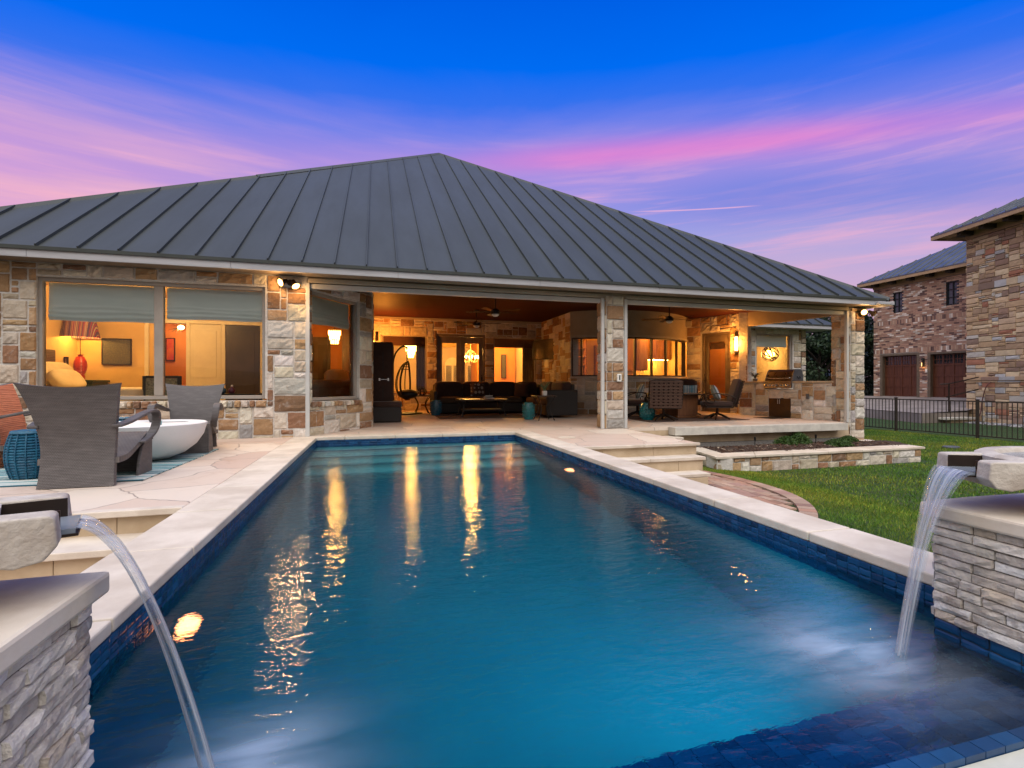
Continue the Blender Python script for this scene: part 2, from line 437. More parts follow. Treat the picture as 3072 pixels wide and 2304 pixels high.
# water in the air / foam-free streams
def stream_mat():
    m, t, b = mat('falling_water'); nt = m.node_tree; nt.nodes.remove(b)
    out = nt.nodes['Material Output']
    uv = t.n('ShaderNodeAttribute', attribute_name='flow').outputs['Vector']
    n = t.noise(t.mapping(uv, (13, .9, 1)), 1.0, 5, .65)
    k = t.smooth(n, .36, .66)
    tr = t.n('ShaderNodeBsdfTransparent'); tr.inputs[0].default_value = (.88, .93, .96, 1)
    gl = t.n('ShaderNodeBsdfGlossy'); gl.inputs['Roughness'].default_value = .18
    df = t.n('ShaderNodeBsdfDiffuse'); df.inputs[0].default_value = (.62, .66, .70, 1)
    bm = t.bump(n, .5, .01); t.l(bm, gl.inputs['Normal'])
    m1 = t.n('ShaderNodeMixShader'); t.l(t.math('MULTIPLY_ADD', k, .52, .06), m1.inputs[0]); t.l(tr.outputs[0], m1.inputs[1]); t.l(df.outputs[0], m1.inputs[2])
    lw = t.n('ShaderNodeLayerWeight'); lw.inputs[0].default_value = .45
    m2 = t.n('ShaderNodeMixShader'); t.l(t.math('MULTIPLY_ADD', lw.outputs['Fresnel'], .18, .02), m2.inputs[0]); t.l(m1.outputs[0], m2.inputs[1]); t.l(gl.outputs[0], m2.inputs[2])
    sx = t.n('ShaderNodeSeparateXYZ'); t.l(uv, sx.inputs[0])
    rag = t.math('ADD', sx.outputs[2], t.math('MULTIPLY', t.math('SUBTRACT', t.noise(t.mapping(uv, (14, 3.2, 1)), 1.0, 4, .65), .5), .9))
    ed = t.smooth(rag, .55, 1.02)
    t2 = t.n('ShaderNodeBsdfTransparent'); m3 = t.n('ShaderNodeMixShader'); t.l(t.math('MULTIPLY', ed, .92), m3.inputs[0]); t.l(m2.outputs[0], m3.inputs[1]); t.l(t2.outputs[0], m3.inputs[2])
    t.l(m3.outputs[0], out.inputs[0]); return m
M['stream'] = stream_mat()

def flag_mat():
    m, t, b = mat('flagstone')
    tc = t.n('ShaderNodeTexCoord').outputs['Object']
    wob = t.n('ShaderNodeTexNoise'); wob.inputs['Scale'].default_value = 1.6; wob.inputs['Detail'].default_value = 5; t.l(tc, wob.inputs['Vector'])
    v = t.n('ShaderNodeVectorMath', operation='MULTIPLY_ADD'); t.l(wob.outputs['Color'], v.inputs[0]); v.inputs[1].default_value = (.34, .34, 0); t.l(tc, v.inputs[2])
    flat = t.mapping(v.outputs[0], (1, 1, 0))
    q = t.n('ShaderNodeTexVoronoi', voronoi_dimensions='2D', feature='DISTANCE_TO_EDGE'); q.inputs['Scale'].default_value = 1.25; t.l(flat, q.inputs['Vector'])
    q2 = t.n('ShaderNodeTexVoronoi', voronoi_dimensions='2D'); q2.inputs['Scale'].default_value = 1.25; t.l(flat, q2.inputs['Vector'])
    sp = t.n('ShaderNodeSeparateColor'); t.l(q2.outputs['Color'], sp.inputs[0])
    c = t.ramp(sp.outputs[0], [(0, (.60, .51, .42)), (.3, (.53, .41, .33)), (.55, (.63, .55, .46)), (.8, (.49, .36, .29)), (1, (.64, .57, .49))])
    n = t.noise(tc, 2.2, 6, .65, 1.2)
    c = t.mix(t.math('MULTIPLY', t.smooth(n, .5, .72), .6), c, (.40, .27, .19))
    n4 = t.noise(tc, 11, 5, .7)
    c = t.mix(t.math('MULTIPLY', t.smooth(n4, .55, .8), .3), c, (.36, .30, .25))
    jn = t.smooth(q.outputs['Distance'], .003, .013)
    c = t.mix(jn, (.31, .255, .215), c)
    t.l(c, b.inputs['Base Color']); b.inputs['Roughness'].default_value = .62
    h = t.math('ADD', t.math('MULTIPLY', jn, .6), t.math('MULTIPLY', n4, .5))
    t.l(t.bump(h, .45, .012), b.inputs['Normal'])
    return m
M['flag'] = flag_mat()

def roof_mat():
    m, t, b = mat('standing_seam_metal')
    tc = t.n('ShaderNodeTexCoord').outputs['Object']
    n = t.noise(t.mapping(tc, (1.2, .25, .25)), 1.5, 5, .6)
    t.l(t.mix(t.smooth(n, .3, .7), (.047, .053, .049), (.037, .042, .039)), b.inputs['Base Color'])
    b.inputs['Metallic'].default_value = .1; t.l(t.math('MULTIPLY_ADD', n, .16, .42), b.inputs['Roughness'])
    t.l(t.bump(t.noise(t.mapping(tc, (1, .15, .15)), 2.2, 2), .22, .05), b.inputs['Normal']); b.inputs['Specular IOR Level'].default_value = .32
    return m
M['roof'] = roof_mat()

def stripes(name, cols, axis=0, scale=30, wob=.0, seed=0):
    m, t, b = mat(name)
    tc = t.n('ShaderNodeTexCoord').outputs['Object']
    sp = t.n('ShaderNodeSeparateXYZ'); t.l(tc, sp.inputs[0])
    x = sp.outputs[axis]
    if wob: x = t.math('ADD', x, t.math('MULTIPLY', t.math('SUBTRACT', t.noise(tc, 4, 3), .5), wob))
    w = t.n('ShaderNodeTexNoise', noise_dimensions='1D'); w.inputs['Scale'].default_value = scale; w.inputs['Detail'].default_value = 1.5
    t.l(t.math('ADD', x, seed), w.inputs['W'])
    stops = []
    N = len(cols)
    for i, cc in enumerate(cols): stops.append((.28 + .44 * i / N, cc))
    t.l(t.ramp(w.outputs['Fac'], stops, 'CONSTANT'), b.inputs['Base Color'])
    b.inputs['Roughness'].default_value = .9
    t.l(t.bump(t.noise(tc, 120, 2), .2, .004), b.inputs['Normal'])
    return m
M['rug_stripe'] = stripes('striped_rug', [(.02, .10, .14), (.30, .38, .36), (.03, .22, .24), (.50, .53, .50), (.012, .05, .09), (.08, .28, .30)], 1, 9, .05)
M['pillow_stripe'] = stripes('striped_pillow', [(.05, .16, .26), (.45, .47, .46), (.10, .26, .34), (.52, .53, .51), (.03, .09, .16)], 0, 26, .02)
M['shade_stripe'] = stripes('striped_lamp_shade', [(.20, .03, .08), (.40, .30, .22), (.08, .05, .16), (.30, .05, .10), (.42, .33, .30)], 0, 40)
M['pattern'] = pm('leaf_pattern_cloth', (.30, .30, .22), (.10, .11, .07), 26, .9)
M['paint_grey'] = pm('dark_textured_canvas', (.10, .09, .07), (.045, .05, .055), 40, .7, bump=.8, bscale=60)
M['paint_red'] = pm('red_canvas', (.45, .03, .05), (.55, .14, .03), 5, .7)
M['paint_small'] = pm('brown_cream_canvas', (.10, .03, .02), (.42, .32, .20), 11, .7)
M['circles'] = None
def circles_mat():
    m, t, b = mat('circle_print_cloth')
    tc = t.n('ShaderNodeTexCoord').outputs['Object']
    q = t.n('ShaderNodeTexVoronoi', voronoi_dimensions='3D'); q.inputs['Scale'].default_value = 9; q.inputs['Randomness'].default_value = .45; t.l(tc, q.inputs['Vector'])
    d = q.outputs['Distance']
    k = t.smooth(d, .38, .36)
    t.l(t.mix(k, (.055, .03, .022), (.34, .30, .26)), b.inputs['Base Color']); b.inputs['Roughness'].default_value = .9
    return m
M['circles'] = circles_mat()
def weave(name, c1, c2, sx, sy, axis=(0, 2), bump=.6):
    m, t, b = mat(name)
    tc = t.n('ShaderNodeTexCoord').outputs['Object']
    sp = t.n('ShaderNodeSeparateXYZ'); t.l(tc, sp.inputs[0])
    a, z = sp.outputs[axis[0]], sp.outputs[axis[1]]
    jit = t.math('MULTIPLY', t.math('SUBTRACT', t.noise(tc, 30, 3), .5), 1.6)
    wz = t.math('SINE', t.math('ADD', t.math('MULTIPLY', z, sy), jit))
    row = t.math('FLOOR', t.math('DIVIDE', t.math('MULTIPLY', z, sy), 2 * PI))
    wx = t.math('SINE', t.math('ADD', t.math('MULTIPLY', a, sx), t.math('MULTIPLY', row, PI)))
    h = t.math('ADD', t.math('MULTIPLY', wz, .5), t.math('MULTIPLY', wx, .28))
    k = t.math('MULTIPLY_ADD', h, .55, .5, clamp=True)
    n = t.noise(t.mapping(tc, (1, 1, 4)), 7, 4)
    c = t.mix(k, c2, c1)
    c = t.mix(t.math('MULTIPLY', t.smooth(n, .4, .75), .4), c, tuple(x * 1.35 for x in c1))
    t.l(c, b.inputs['Base Color']); b.inputs['Roughness'].default_value = .62
    t.l(t.bump(h, bump, .006), b.inputs['Normal'])
    return m
M['wicker'] = weave('grey_wicker', (.118, .106, .104), (.045, .040, .040), 380, 520, bump=.35)
M['wicker_side'] = weave('grey_wicker_side', (.118, .106, .104), (.045, .040, .040), 380, 520, (1, 2), .35)
M['wicker_seat'] = weave('grey_wicker_seat', (.135, .118, .11), (.05, .042, .04), 230, 300, (0, 1))
M['orangewicker'] = weave('orange_wicker', (.62, .22, .11), (.34, .09, .04), 60, 330, (1, 2), .4)
M['strapwicker'] = weave('brown_strap', (.10, .05, .032), (.035, .018, .013), 200, 200)

# ------------------------------------------------------------------ world (dusk sky)
def build_world():
    w = bpy.data.worlds.new('World'); sc.world = w; w.use_nodes = True
    t = NT(w.node_tree); bg = w.node_tree.nodes['Background']
    d = t.n('ShaderNodeTexCoord').outputs['Generated']
    sp = t.n('ShaderNodeSeparateXYZ'); t.l(d, sp.inputs[0]); x, y, z = sp.outputs
    S_, C_ = math.sin(TH), math.cos(TH)
    fwd = t.math('ADD', t.math('MULTIPLY', x, S_), t.math('MULTIPLY', y, C_))
    rgt = t.math('SUBTRACT', t.math('MULTIPLY', x, C_), t.math('MULTIPLY', y, S_))
    r = t.math('SQRT', t.math('ADD', t.math('MULTIPLY', x, x), t.math('MULTIPLY', y, y)))
    te = t.math('DIVIDE', z, t.math('MAXIMUM', r, .02))
    az = t.math('ARCTAN2', rgt, fwd)
    cv = t.n('ShaderNodeCombineXYZ'); t.l(az, cv.inputs[0]); t.l(te, cv.inputs[1])
    # streaks lean slightly, as the cloud sheets in the sky do
    v1 = t.mapping(cv.outputs[0], (1.5, 13, 1), (0, 0, rad(-2)))
    n1 = t.noise(v1, 1.0, 6, .58, .4)
    v2 = t.mapping(cv.outputs[0], (2.2, 5.5, 1), (0, 0, rad(4)), (3, 7, 0))
    n2 = t.noise(v2, 1.0, 5, .55, .6)
    v3 = t.mapping(cv.outputs[0], (3.5, 48, 1), (0, 0, rad(3)), (1, 2, 0))
    n3 = t.noise(v3, 1.0, 5, .6, .3)
    off = t.math('MULTIPLY', t.math('SUBTRACT', n2, .5), .085)
    tilt = t.math('MULTIPLY', az, -.05)
    te2 = t.math('ADD', t.math('ADD', te, off), t.math('MULTIPLY', t.math('MULTIPLY', az, az), .12))
    base = t.ramp(te2, [(0, srgb(182, 138, 158)), (.10, srgb(210, 170, 190)), (.20, srgb(196, 174, 216)), (.29, srgb(160, 164, 229)),
                        (.36, srgb(152, 150, 228)), (.44, srgb(168, 144, 226)), (.50, srgb(120, 132, 233)), (.57, srgb(52, 114, 238)), (.64, srgb(0, 108, 242)), (.82, srgb(0, 92, 226)), (1.0, srgb(20, 104, 232))])
    # pink veils
    band = t.math('MULTIPLY', t.smooth(te, .12, .24), t.smooth(te, .56, .40))
    k = t.math('MULTIPLY', t.math('MULTIPLY', t.smooth(n1, .45, .72), band), t.math('MULTIPLY_ADD', t.smooth(az, -.6, .1), .42, .28))
    k = t.math('ADD', k, t.math('MULTIPLY', t.math('MULTIPLY', t.smooth(n3, .46, .72), t.math('MULTIPLY', t.smooth(te, .10, .2), t.smooth(te, .50, .30))), .62), clamp=True)
    c = t.mix(k, base, srgb(240, 178, 214))
    # the long pink bar
    ctr = t.math('ADD', .455, t.math('ADD', t.math('MULTIPLY', t.math('MULTIPLY', az, az), -.20), t.math('MULTIPLY', az, .0765)))
    dd = t.math('DIVIDE', t.math('SUBTRACT', t.math('ADD', te, t.math('MULTIPLY', t.math('SUBTRACT', n1, .5), .03)), ctr), .028)
    g = t.math('POWER', 2.718, t.math('MULTIPLY', t.math('MULTIPLY', dd, dd), -1.0))
    side = t.math('MULTIPLY', t.smooth(az, -.30, .20), t.math('MULTIPLY_ADD', t.smooth(az, .85, .45), .65, .35))
    g = t.math('MULTIPLY', t.math('MULTIPLY', g, side), t.math('MULTIPLY_ADD', n1, .9, .42), clamp=True)
    c = t.mix(t.math('MULTIPLY', g, .68), c, srgb(232, 124, 208))
    # blue gap below the bar at the right
    dg = t.math('DIVIDE', t.math('SUBTRACT', te, t.math('SUBTRACT', ctr, .105)), .05)
    gg = t.math('MULTIPLY', t.math('POWER', 2.718, t.math('MULTIPLY', t.math('MULTIPLY', dg, dg), -1.0)), t.smooth(az, .12, .5))
    c = t.mix(t.math('MULTIPLY', gg, .75), c, srgb(100, 128, 224))
    # left: pink and peach towards the horizon
    lf = t.math('MULTIPLY', t.smooth(az, -.10, -.75), t.smooth(te, .50, .26))
    c = t.mix(t.math('MULTIPLY', lf, .85), c, t.mix(t.smooth(n1, .35, .65), srgb(214, 160, 216), srgb(250, 184, 200)))
    rl = t.math('MULTIPLY', t.smooth(az, .15, .6), t.smooth(te, .40, .14))
    c = t.mix(t.math('MULTIPLY', rl, t.math('MULTIPLY_ADD', n3, .5, .25)), c, srgb(216, 178, 206))
    # contrails
    def trail(az0, te0, az1, te1, wd, amt, c):
        tt = t.math('DIVIDE', t.math('SUBTRACT', az, az0), az1 - az0)
        m = t.math('MULTIPLY_ADD', tt, te1 - te0, te0)
        q = t.math('DIVIDE', t.math('SUBTRACT', te, m), wd)
        e = t.math('POWER', 2.718, t.math('MULTIPLY', t.math('MULTIPLY', q, q), -1.0))
        e = t.math('MULTIPLY', e, t.math('MULTIPLY', t.smooth(tt, -.1, .2), t.smooth(tt, 1.05, .8)))
        return t.mix(t.math('MULTIPLY', e, amt), c, srgb(255, 190, 215))
    c = trail(.25, .3427, .468, .3265, .0011, .7, c)
    c = trail(-.75, .296, -.40, .345, .004, .30, c)
    # the after-glow behind the camera
    bk = t.math('MULTIPLY', t.smooth(t.math('DIVIDE', fwd, t.math('MAXIMUM', r, .02)), .45, -.30), t.smooth(te, -.05, .02))
    glow = t.ramp(te, [(0, (.34, .25, .24)), (.15, (.38, .32, .30)), (.34, (.80, .72, .67)), (.6, (2.0, 1.88, 1.80)), (1, (3.1, 3.0, 2.95))])
    c = t.mix(bk, c, glow)
    zen = t.smooth(te, 1.4, 3.2)
    c = t.mix(zen, c, (1.75, 1.78, 1.9))
    low = t.smooth(te, -.005, -.06)
    c = t.mix(low, c, (.10, .09, .08))
    t.l(c, bg.inputs[0]); bg.inputs[1].default_value = 1.0
build_world()
s_ = lamp('sun', (0, -20, 20), .6, (1.0, .86, .84), kind='SUN', angle=rad(50)); aim(s_, (.10, .55, -.83))

cam = bpy.data.cameras.new('camera'); cam.lens = 36 * 1057 / 2212; cam.sensor_width = 36; cam.clip_end = 2000; cam.clip_start = .05
cam.shift_y = .0005
co = bpy.data.objects.new('camera', cam); COL.objects.link(co); co.location = (0, 0, H); co.rotation_euler = (PI / 2, 0, -TH)
sc.camera = co

# ------------------------------------------------------------------ ground, lawn, pool, decks
def st(o): o['kind'] = 'structure'; return o
mb = MB(); mb.box(-400, -400, -3.2, 400, 400, -3.0)
ground_m = pm('far_ground', (.05, .055, .025), (.035, .03, .016), .05, .95)
# the terrain is one sheet with the pool pit cut out
def ring(mb, x0, y0, x1, y1, X0, Y0, X1, Y1, z):
    for a in ((X0, Y0, X1, y0), (X0, y1, X1, Y1), (X0, y0, x0, y1), (x1, y0, X1, y1)):
        mb.add([(a[0], a[1], z), (a[2], a[1], z), (a[2], a[3], z), (a[0], a[3], z)], [(0, 1, 2, 3)])
mb = MB(); ring(mb, -1.25, .8, 2.7, 8.7, -400, -400, 400, 400, -.76)
st(mb.build('ground', ground_m))
def lz(x, y):
    k = min(1, max(0, (x - 4.6) / 2.2)); k = k * k * (3 - 2 * k)
    return -.55 - .15 * k
lm, t, b = mat('lawn_turf')
tc = t.n('ShaderNodeTexCoord').outputs['Object']
n = t.noise(tc, 1.1, 5, .6); n2 = t.noise(tc, 40, 4, .7)
c = t.mix(t.smooth(n, .35, .7), (.035, .10, .012), (.085, .12, .016))
c = t.mix(t.smooth(n2, .35, .7), tuple(x * .5 for x in (.02, .06, .01)), c)
t.l(c, b.inputs['Base Color']); b.inputs['Roughness'].default_value = .95
t.l(t.bump(n2, 1.0, .04), b.inputs['Normal'])
mb = MB(); NX, NY = 40, 24
xs = [2.72 + (26 - 2.72) * (i / NX) ** 1.5 for i in range(NX + 1)]; ys = [-3 + (26 + 3) * j / NY for j in range(NY + 1)]
vs = [(x, y, lz(x, y)) for y in ys for x in xs]; W = NX + 1
mb.add(vs, [(j * W + i, j * W + i + 1, (j + 1) * W + i + 1, (j + 1) * W + i) for j in range(NY) for i in range(NX)])
st(mb.build('lawn', lm, smooth=True))
# blades
def blades(n, fx, seed, hh, ww, name):
    rng = np.random.default_rng(seed)
    x, y = fx(rng, n); n = len(x)
    z = np.array([lz(a, b_) for a, b_ in zip(x, y)])
    h = hh * rng.uniform(.5, 1.25, n); w = ww * rng.uniform(.7, 1.3, n)
    a = rng.uniform(0, 2 * PI, n); ln = rng.uniform(.1, .9, n) * h; la = rng.uniform(0, 2 * PI, n)
    V = np.zeros((n, 3, 3), np.float32)
    V[:, 0] = np.stack([x - np.cos(a) * w, y - np.sin(a) * w, z - .004], 1)
    V[:, 1] = np.stack([x + np.cos(a) * w, y + np.sin(a) * w, z - .004], 1)
    V[:, 2] = np.stack([x + np.cos(la) * ln, y + np.sin(la) * ln, z + h], 1)
    me = bpy.data.meshes.new(name); me.vertices.add(n * 3); me.vertices.foreach_set('co', V.ravel())
    me.loops.add(n * 3); me.loops.foreach_set('vertex_index', np.arange(n * 3, dtype=np.int32))
    me.polygons.add(n); me.polygons.foreach_set('loop_start', np.arange(0, n * 3, 3, dtype=np.int32)); me.polygons.foreach_set('loop_total', np.full(n, 3, np.int32))
    pal = np.array([(.085, .18, .016), (.13, .215, .018), (.20, .245, .024), (.055, .13, .014), (.26, .24, .05)], np.float32)
    pk = rng.choice(5, n, p=[.3, .28, .2, .17, .05])
    patch = np.sin(x * 1.3 + 2 * np.sin(y * .9)) * np.sin(y * 1.7 + x * .4)
    cc = pal[pk] * rng.uniform(.8, 1.2, (n, 1)); cc *= (1 + .22 * patch + .12 * np.sin(x * 5.1 + y * 3.7))[:, None]; cc[:, 0] *= 1 + .35 * patch
    ca = me.color_attributes.new('col', 'FLOAT_COLOR', 'CORNER')
    ca.data.foreach_set('color', np.repeat(np.concatenate([cc, np.ones((n, 1))], 1).astype(np.float32), 3, axis=0).ravel())
    me.update(); me.materials.append(M['blade']); o = bpy.data.objects.new(name, me); COL.objects.link(o); o['kind'] = 'stuff'
    return o
gm, t, b = mat('grass_blade')
a = t.n('ShaderNodeAttribute', attribute_name='col').outputs['Color']; t.l(a, b.inputs['Base Color']); b.inputs['Roughness'].default_value = .6
b.inputs['Specular IOR Level'].default_value = .25
M['blade'] = gm
def in_lawn(x, y):
    ok = (x > 2.76) & ~((x > 2.05) & (x < 3.2) & (y < 1.5))
    ok &= ~((y > 6.1) & (x < 4.6)); ok &= ~((x > 5.6) & (x < 10.75) & (y > 7.15)) ; ok &= ~((y > 7.9) & (x < 10.9))
    ok &= ~((np.hypot(x - 2.75, y - 5.9) < 2.52) & (y < 7.3) & (x < 5.8) & (y > 3.4 ))
    return ok
def fx_near(rng, n):
    x = 2.74 + 3.6 * rng.random(n); y = .8 + 6.6 * rng.random(n); k = in_lawn(x, y); return x[k], y[k]
def fx_far(rng, n):
    x = 5.6 + 11 * rng.random(n); y = 2.5 + 10.5 * rng.random(n); k = in_lawn(x, y) & (x > 5.6); return x[k], y[k]
blades(130000, fx_near, 1, .027, .0030, 'grass')
blades(150000, fx_far, 2, .033, .0065, 'grass')

# hills far behind the camera, seen only in the glass
mb = MB(); pts = []
for i in range(61):
    a = rad(180 + 180 * i / 60); rr = 260
    pts.append((math.cos(a) * rr, math.sin(a) * rr, 8 + 7 * math.sin(i * .31) + 5 * math.sin(i * .13 + 1) + 2 * math.sin(i * .9)))
vs = [(p[0], p[1], -4) for p in pts] + [(p[0] * 1.05, p[1] * 1.05, p[2] * .6) for p in pts] + [(p[0] * 1.25, p[1] * 1.25, p[2]) for p in pts]
n_ = len(pts); mb.add(vs, [(j * n_ + i, j * n_ + i + 1, (j + 1) * n_ + i + 1, (j + 1) * n_ + i) for j in range(2) for i in range(n_ - 1)])
st(mb.build('hills', pm('hill_scrub', (.06, .06, .035), (.035, .04, .025), .06, .95), smooth=True))

PX0, PX1, PY0, PY1 = -.92, 2.40, .95, 8.45
WZ = -.14
# basin
def plaster_mat():
    m, t, b = mat('pool_plaster')
    tc = t.n('ShaderNodeTexCoord').outputs['Object']
    n = t.noise(tc, 2, 5, .6)
    t.l(t.mix(n, (.020, .17, .22), (.012, .12, .17)), b.inputs['Base Color']); b.inputs['Roughness'].default_value = .8
    return m
M['plaster'] = plaster_mat()
mb = MB()
ZB = -1.45
def quad(mb, *p, **k): mb.add(list(p), [tuple(range(len(p)))], **k)
T = .25
mb.box(PX0 - T, PY0 - T, ZB - .2, PX1 + T, PY1 + T, ZB)
mb.box(PX0 - T, PY0 - T, ZB, PX0, PY1 + T, -.06); mb.box(PX1, PY0 - T, ZB, PX1 + T, PY1 + T, -.06)
mb.box(PX0, PY1, ZB, PX1, PY1 + T, -.06); mb.box(PX0, PY0 - T, ZB, PX1, PY0, -.16)
mb.box(PX0, PY0, ZB, PX1, PY0 + .30, -.30)
basin = st(mb.build('pool_basin', M['plaster']))
mb = MB()
for i, (yy, zz) in enumerate(((8.02, -.36), (7.62, -.62), (7.22, -.90), (6.8, -1.18))):
    mb.box(PX0 + .002, yy, ZB + .002, PX1 - .002, PY1 - .002 - .001 * i, zz)
    mb.box(PX0 + .004, yy - .006, zz - .06, PX1 - .004, yy + .03, zz + .004, m=1)
so = mb.build('pool_step', [pm('step_plaster', (.50, .50, .48), (.42, .43, .42), 3, .8), pm('step_edge_tile', (.02, .08, .16), (.012, .05, .11), 30, .3)], basin)
# waterline tile band (two rows of small tiles)
def tile_col(r):
    j = r.uniform(.85, 1.15); c = r.choice([(.008, .052, .14), (.007, .042, .12), (.010, .062, .16), (.006, .032, .09)])
    return tuple(x * j for x in c)
mb = MB(); r = random.Random(5)
for (A, B, zt, zb_) in (((PX0, PY0), (PX0, PY1), -.055, -.30), ((PX0, PY1), (PX1, PY1), -.055, -.30), ((PX1, PY1), (PX1, PY0), -.055, -.30), ((PX1, PY0 + .302), (PX0, PY0 + .302), -.30, -.62)):
    f, L = segmap(A, B, zb_)
    nx = int(L / .062); rows = int((zt - zb_) / .034)
    rects = [(L * i / nx + ((j % 2) * .05 if False else 0), L * (i + 1) / nx, (zt - zb_) * j / rows, (zt - zb_) * (j + 1) / rows) for i in range(nx) for j in range(rows)]
    stone_blocks(mb, rects, r, f, tile_col, gap=.0012, depth=.004, rough=.0006, cell=.5, djit=.0006, edge=.002)
    wall_core(mb, A, B, zb_, zt, [], .01, (.010, .045, .11))
nb = MB()
nx = int((PX1 - PX0) / .075)
for i in range(nx):
    x0 = PX0 + (PX1 - PX0) * i / nx
    mb.box(x0 + .0015, PY0 - .030, -.175, x0 + (PX1 - PX0) / nx - .0015, PY0 + .010, -.131, c=tile_col(r))
    for q in range(8): mb.box(x0 + .001, PY0 + .012 + q * .036, -.305, x0 + (PX1 - PX0) / nx - .001, PY0 + .047 + q * .036, -.292, c=tile_col(r))
mb.build('tile_band', M['tiles'], basin)
mb = MB(); mb.box(PX0 - .3, PY0 - .9, -.6, PX1 + .3, PY0 - .032, -.150)
st(mb.build('pool_edge', pm('edge_plaster', (.50, .50, .44), (.40, .41, .37), 5, .8, bump=.3, bscale=20)))
# pool lamps
for nm, (x, y, z, sgn, lab) in {'a': (PX0 + .005, 2.71, -.60, 1, 'round glowing lamp set under water in the left pool wall near the front stone pedestal'), 'b': (PX1 - .005, 5.77, -.61, -1, 'small round glowing lamp under water in the right pool wall opposite the steps')}.items():
    e = thing('pool_lamp', lab, 'pool light', (x, y, z), group='underwater pool lights')
    Mx = Matrix.Rotation(PI / 2 * sgn, 4, 'Y')
    k = MB(); k.lathe([(.095, -.01), (.105, .0), (.105, .012), (.08, .016)], n=20, M=Mx); k.build('rim', M['chrome'], e)
    k = MB(); k.lathe([(0, .085), (.045, .075), (.07, .045), (.079, .012)], n=20, M=Mx); k.build('lens', M['poolled'], e)
for (x, pw) in ((.8, 34), (1.75, 140)):
    l = lamp('pool_wall_lamp', (x, PY0 + .34, -.70), pw, (.13, .72, .95), .08, 'SPOT', spot_size=rad(120), spot_blend=.8); aim(l, (-.05, 1, -.12))

# water
def water_mat():
    m, t, b = mat('pool_water'); nt = m.node_tree; nt.nodes.remove(b); out = nt.nodes['Material Output']
    tc = t.n('ShaderNodeTexCoord').outputs['Object']
    # long ripples drift across the pool; finer chop where the streams land
    a = t.noise(t.mapping(tc, (2.6, 5.5, 1)), 1.6, 3, .5, .3)
    f = t.noise(t.mapping(tc, (5, 11, 1)), 2.0, 3, .6, .5)
    sp = t.n('ShaderNodeSeparateXYZ'); t.l(tc, sp.inputs[0])
    def ball(x, y, r, p):
        q = t.n('ShaderNodeVectorMath', operation='DISTANCE'); t.l(tc, q.inputs[0]); q.inputs[1].default_value = (x, y, WZ)
        return t.math('POWER', 2.718, t.math('MULTIPLY', t.math('POWER', t.math('DIVIDE', q.outputs['Value'], r), p), -1.0))
    chop = t.math('ADD', ball(-.37, 1.345, .9, 2), ball(1.84, 1.345, .9, 2), clamp=True)
    h = t.math('ADD', t.math('MULTIPLY', a, .5), t.math('MULTIPLY', f, t.math('MULTIPLY_ADD', chop, .05, .42)))
    nrm = t.bump(h, .16, .06)
    fr = t.n('ShaderNodeFresnel'); fr.inputs[0].default_value = 1.33; t.l(nrm, fr.inputs['Normal'])
    gl = t.n('ShaderNodeBsdfGlossy'); gl.inputs['Roughness'].default_value = .018; t.l(nrm, gl.inputs['Normal'])
    rf = t.n('ShaderNodeBsdfRefraction'); rf.inputs['IOR'].default_value = 1.33; rf.inputs['Roughness'].default_value = .10; rf.inputs[0].default_value = (.34, .86, .95, 1); t.l(nrm, rf.inputs['Normal'])
    mx = t.n('ShaderNodeMixShader'); t.l(fr.outputs[0], mx.inputs[0]); t.l(rf.outputs[0], mx.inputs[1]); t.l(gl.outputs[0], mx.inputs[2])
    # aerated water where the two streams fall in
    wob = t.n('ShaderNodeVectorMath', operation='DISTANCE')
    n = t.noise(t.mapping(tc, (1.6, 5.5, 1), (0, 0, rad(14))), 1.6, 3, .5, .3)
    fo = t.math('ADD', ball(-.32, 1.40, .14, 1.3), ball(1.70, 1.41, .20, 1.4), clamp=True)
    fo = t.math('MULTIPLY', fo, t.math('MULTIPLY_ADD', t.smooth(n, .15, .75), .9, .12))
    df = t.n('ShaderNodeBsdfDiffuse'); df.inputs[0].default_value = (.52, .64, .82, 1)
    m2 = t.n('ShaderNodeMixShader'); t.l(t.math('MULTIPLY', fo, .72), m2.inputs[0]); t.l(mx.outputs[0], m2.inputs[1]); t.l(df.outputs[0], m2.inputs[2])
    # light from the sky reaches the basin straight through for shadow purposes
    t.l(m2.outputs[0], out.inputs[0]); return m
mb = MB(); quad(mb, (PX0, PY0 - .02, WZ), (PX1, PY0 - .02, WZ), (PX1, PY1, WZ), (PX0, PY1, WZ))
st(mb.build('pool_water', water_mat()))

# coping
mb = MB(); r = random.Random(8)
def strip(x0, x1, y0, y1, along, step, z0=-.055, z1=0.0, start=None):
    p = y0 if along == 'y' else x0; e = y1 if along == 'y' else x1; first = start
    while p < e - .02:
        q = min(e, p + (first if first else step)); first = None
        if e - q < .2: q = e
        dz = r.uniform(-.001, .001)
        if along == 'y': mb.box(x0, p + .0035, z0, x1, q - .0035, z1 + dz)
        else: mb.box(p + .003, y0, z0, q - .003, y1, z1 + dz)
        p = q
strip(-1.29, PX0, 1.2, 8.43, 'y', .82, start=.9); strip(PX1, 2.72, 1.2, 8.43, 'y', .82, start=1.06)
strip(-1.29, 2.72, 8.45, 8.82, 'x', .80)
st(mb.build('pool_coping', M['coping'], bevel=.009))
